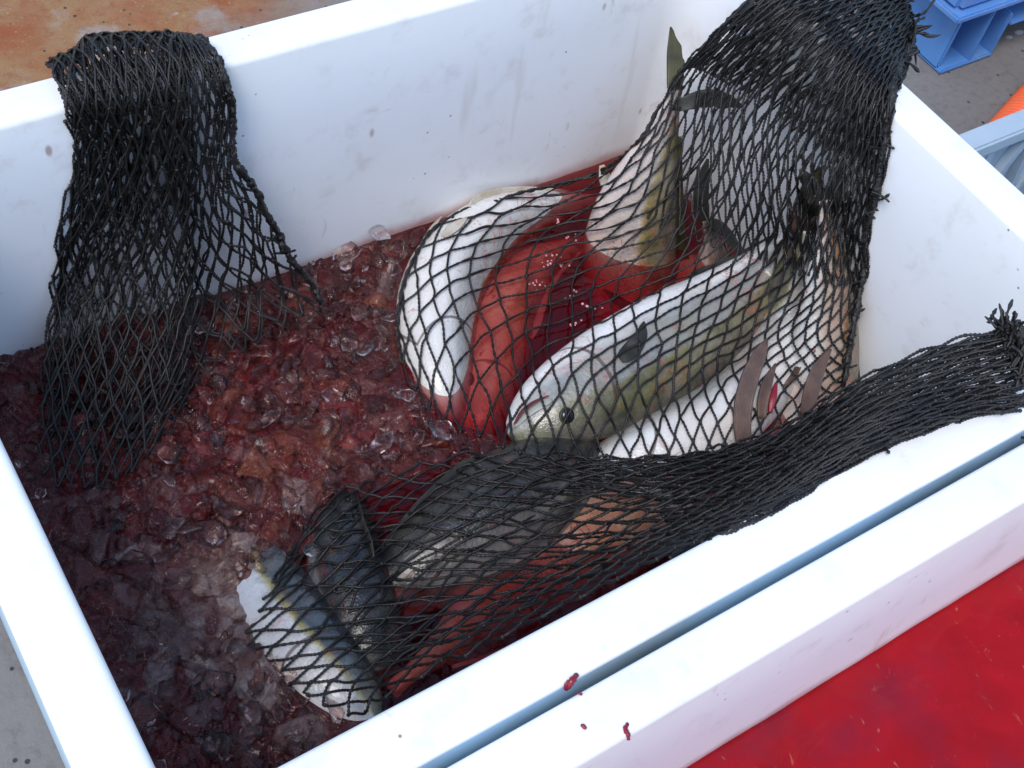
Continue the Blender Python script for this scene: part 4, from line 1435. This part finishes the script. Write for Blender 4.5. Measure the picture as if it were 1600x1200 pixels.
g = GROUND_Z
px0, py0 = 2.06, 0.885          # near left corner of the pallet box on the ground
pal = empty('pallet_box', (px0, py0, g))
tag(pal, 'blue plastic pallet box standing on feet on the concrete deck', 'pallet box')
ZF = g + .165                  # underside ledge
boxes('box', [(px0 - .02, py0 + .004, ZF, px0 + 1.1, py0 + .8, ZF + .55)], M_BLUE, pal, .012)
boxes('ledge', [(px0 - .03, py0 - .014, ZF - .012, px0 + 1.11, py0 + .81, ZF + .004)], M_BLUE, pal, .004)
fins = [(px0 + .17 + k * .13, py0 + .001, ZF - .075, px0 + .178 + k * .13, py0 + .15, ZF - .008) for k in range(1, 6)]
boxes('rib', fins + [(px0 + .19, py0 - .006, ZF - .082, px0 + .86, py0 + .16, ZF - .074), (px0 + .19, py0 + .13, ZF - .075, px0 + .86, py0 + .14, ZF - .01)], M_BLUE, pal, .002)
for fx in (px0 + .02, px0 + .86):
    lg = empty('foot_probe', (0, 0, 0)) if False else None
    boxes('foot', [(fx, py0 + .01, g + .004, fx + .012, py0 + .16, ZF - .008),
                   (fx + .085, py0 - .002, g + .004, fx + .095, py0 + .16, ZF - .008),
                   (fx + .0, py0 - .004, g + .001, fx + .165, py0 + .165, g + .012),
                   (fx + .155, py0 - .002, g + .006, fx + .167, py0 + .16, ZF - .05),
                   (fx + .0, py0 + .15, g + .006, fx + .165, py0 + .16, ZF - .008)], M_BLUE, pal, .003)

# orange corrugated hose on the deck
hp = np.array([(1.62, 0.50, g + .048), (1.80, .565, g + .047), (2.02, .645, g + .047), (2.28, .73, g + .047), (2.60, .80, g + .047), (3.0, .82, g + .047), (3.5, .80, g + .047)])
L, ln = arc_sample(hp, 900)
rad = 0.044 + 0.0028 * np.sin(np.linspace(0, ln, 900) * 2 * np.pi / 0.0125)
V, F = tubes(L[None], rad[None], ply=1, amp=0.0, k=28)
hose = mesh_obj('hose', V, F, M_HOSE)
tag(hose, 'orange corrugated hose lying on the deck behind the grey crate', 'hose')

# weathered grey-blue crate beside the tub
cx0, cx1, cy0, cy1, cz0, cz1 = 1.235, 1.86, 0.02, 0.432, g + .003, -.20
cr = empty('crate', (cx0, cy0, g))
tag(cr, 'weathered pale blue crate with ribbed walls beside the right side of the tub', 'crate')
boxes('wall', [(cx0, cy1, cz0, cx1, cy1 + .012, cz1 - .03), (cx0, cy0, cz0, cx1, cy0 + .012, cz1 - .03),
               (cx0, cy0 + .0125, cz0, cx0 + .012, cy1 - .0005, cz1 - .03), (cx1 - .012, cy0 + .0125, cz0, cx1, cy1 - .0005, cz1 - .03)], M_GREYBLUE, cr, .002)
boxes('rim', [(cx0 - .01, cy1 - .020, cz1 - .029, cx1 + .01, cy1 + .02, cz1), (cx0 - .01, cy0 - .01, cz1 - .029, cx1 + .01, cy0 + .02, cz1),
              (cx0 - .01, cy0 + .0205, cz1 - .029, cx0 + .02, cy1 - .0205, cz1), (cx1 - .02, cy0 + .0205, cz1 - .029, cx1 + .01, cy1 - .0205, cz1)], M_GREYBLUE, cr, .004)
boxes('base', [(cx0 + .0125, cy0 + .0125, cz0 + .001, cx1 - .0125, cy1 - .001, cz0 + .02)], M_GREYBLUE, cr, .002)
for k in range(5):
    x = cx0 + .10 + k * .11
    prism('rib', [(x, cz1 - .20), (x + .012, cz1 - .20), (x + .062, cz1 - .032), (x + .045, cz1 - .032)], cy1 - .016, cy1 - .0005, M_GREYBLUE, cr)
    prism('rib', [(x + .098, cz1 - .20), (x + .11, cz1 - .20), (x + .080, cz1 - .032), (x + .063, cz1 - .032)], cy1 - .016, cy1 - .0005, M_GREYBLUE, cr)
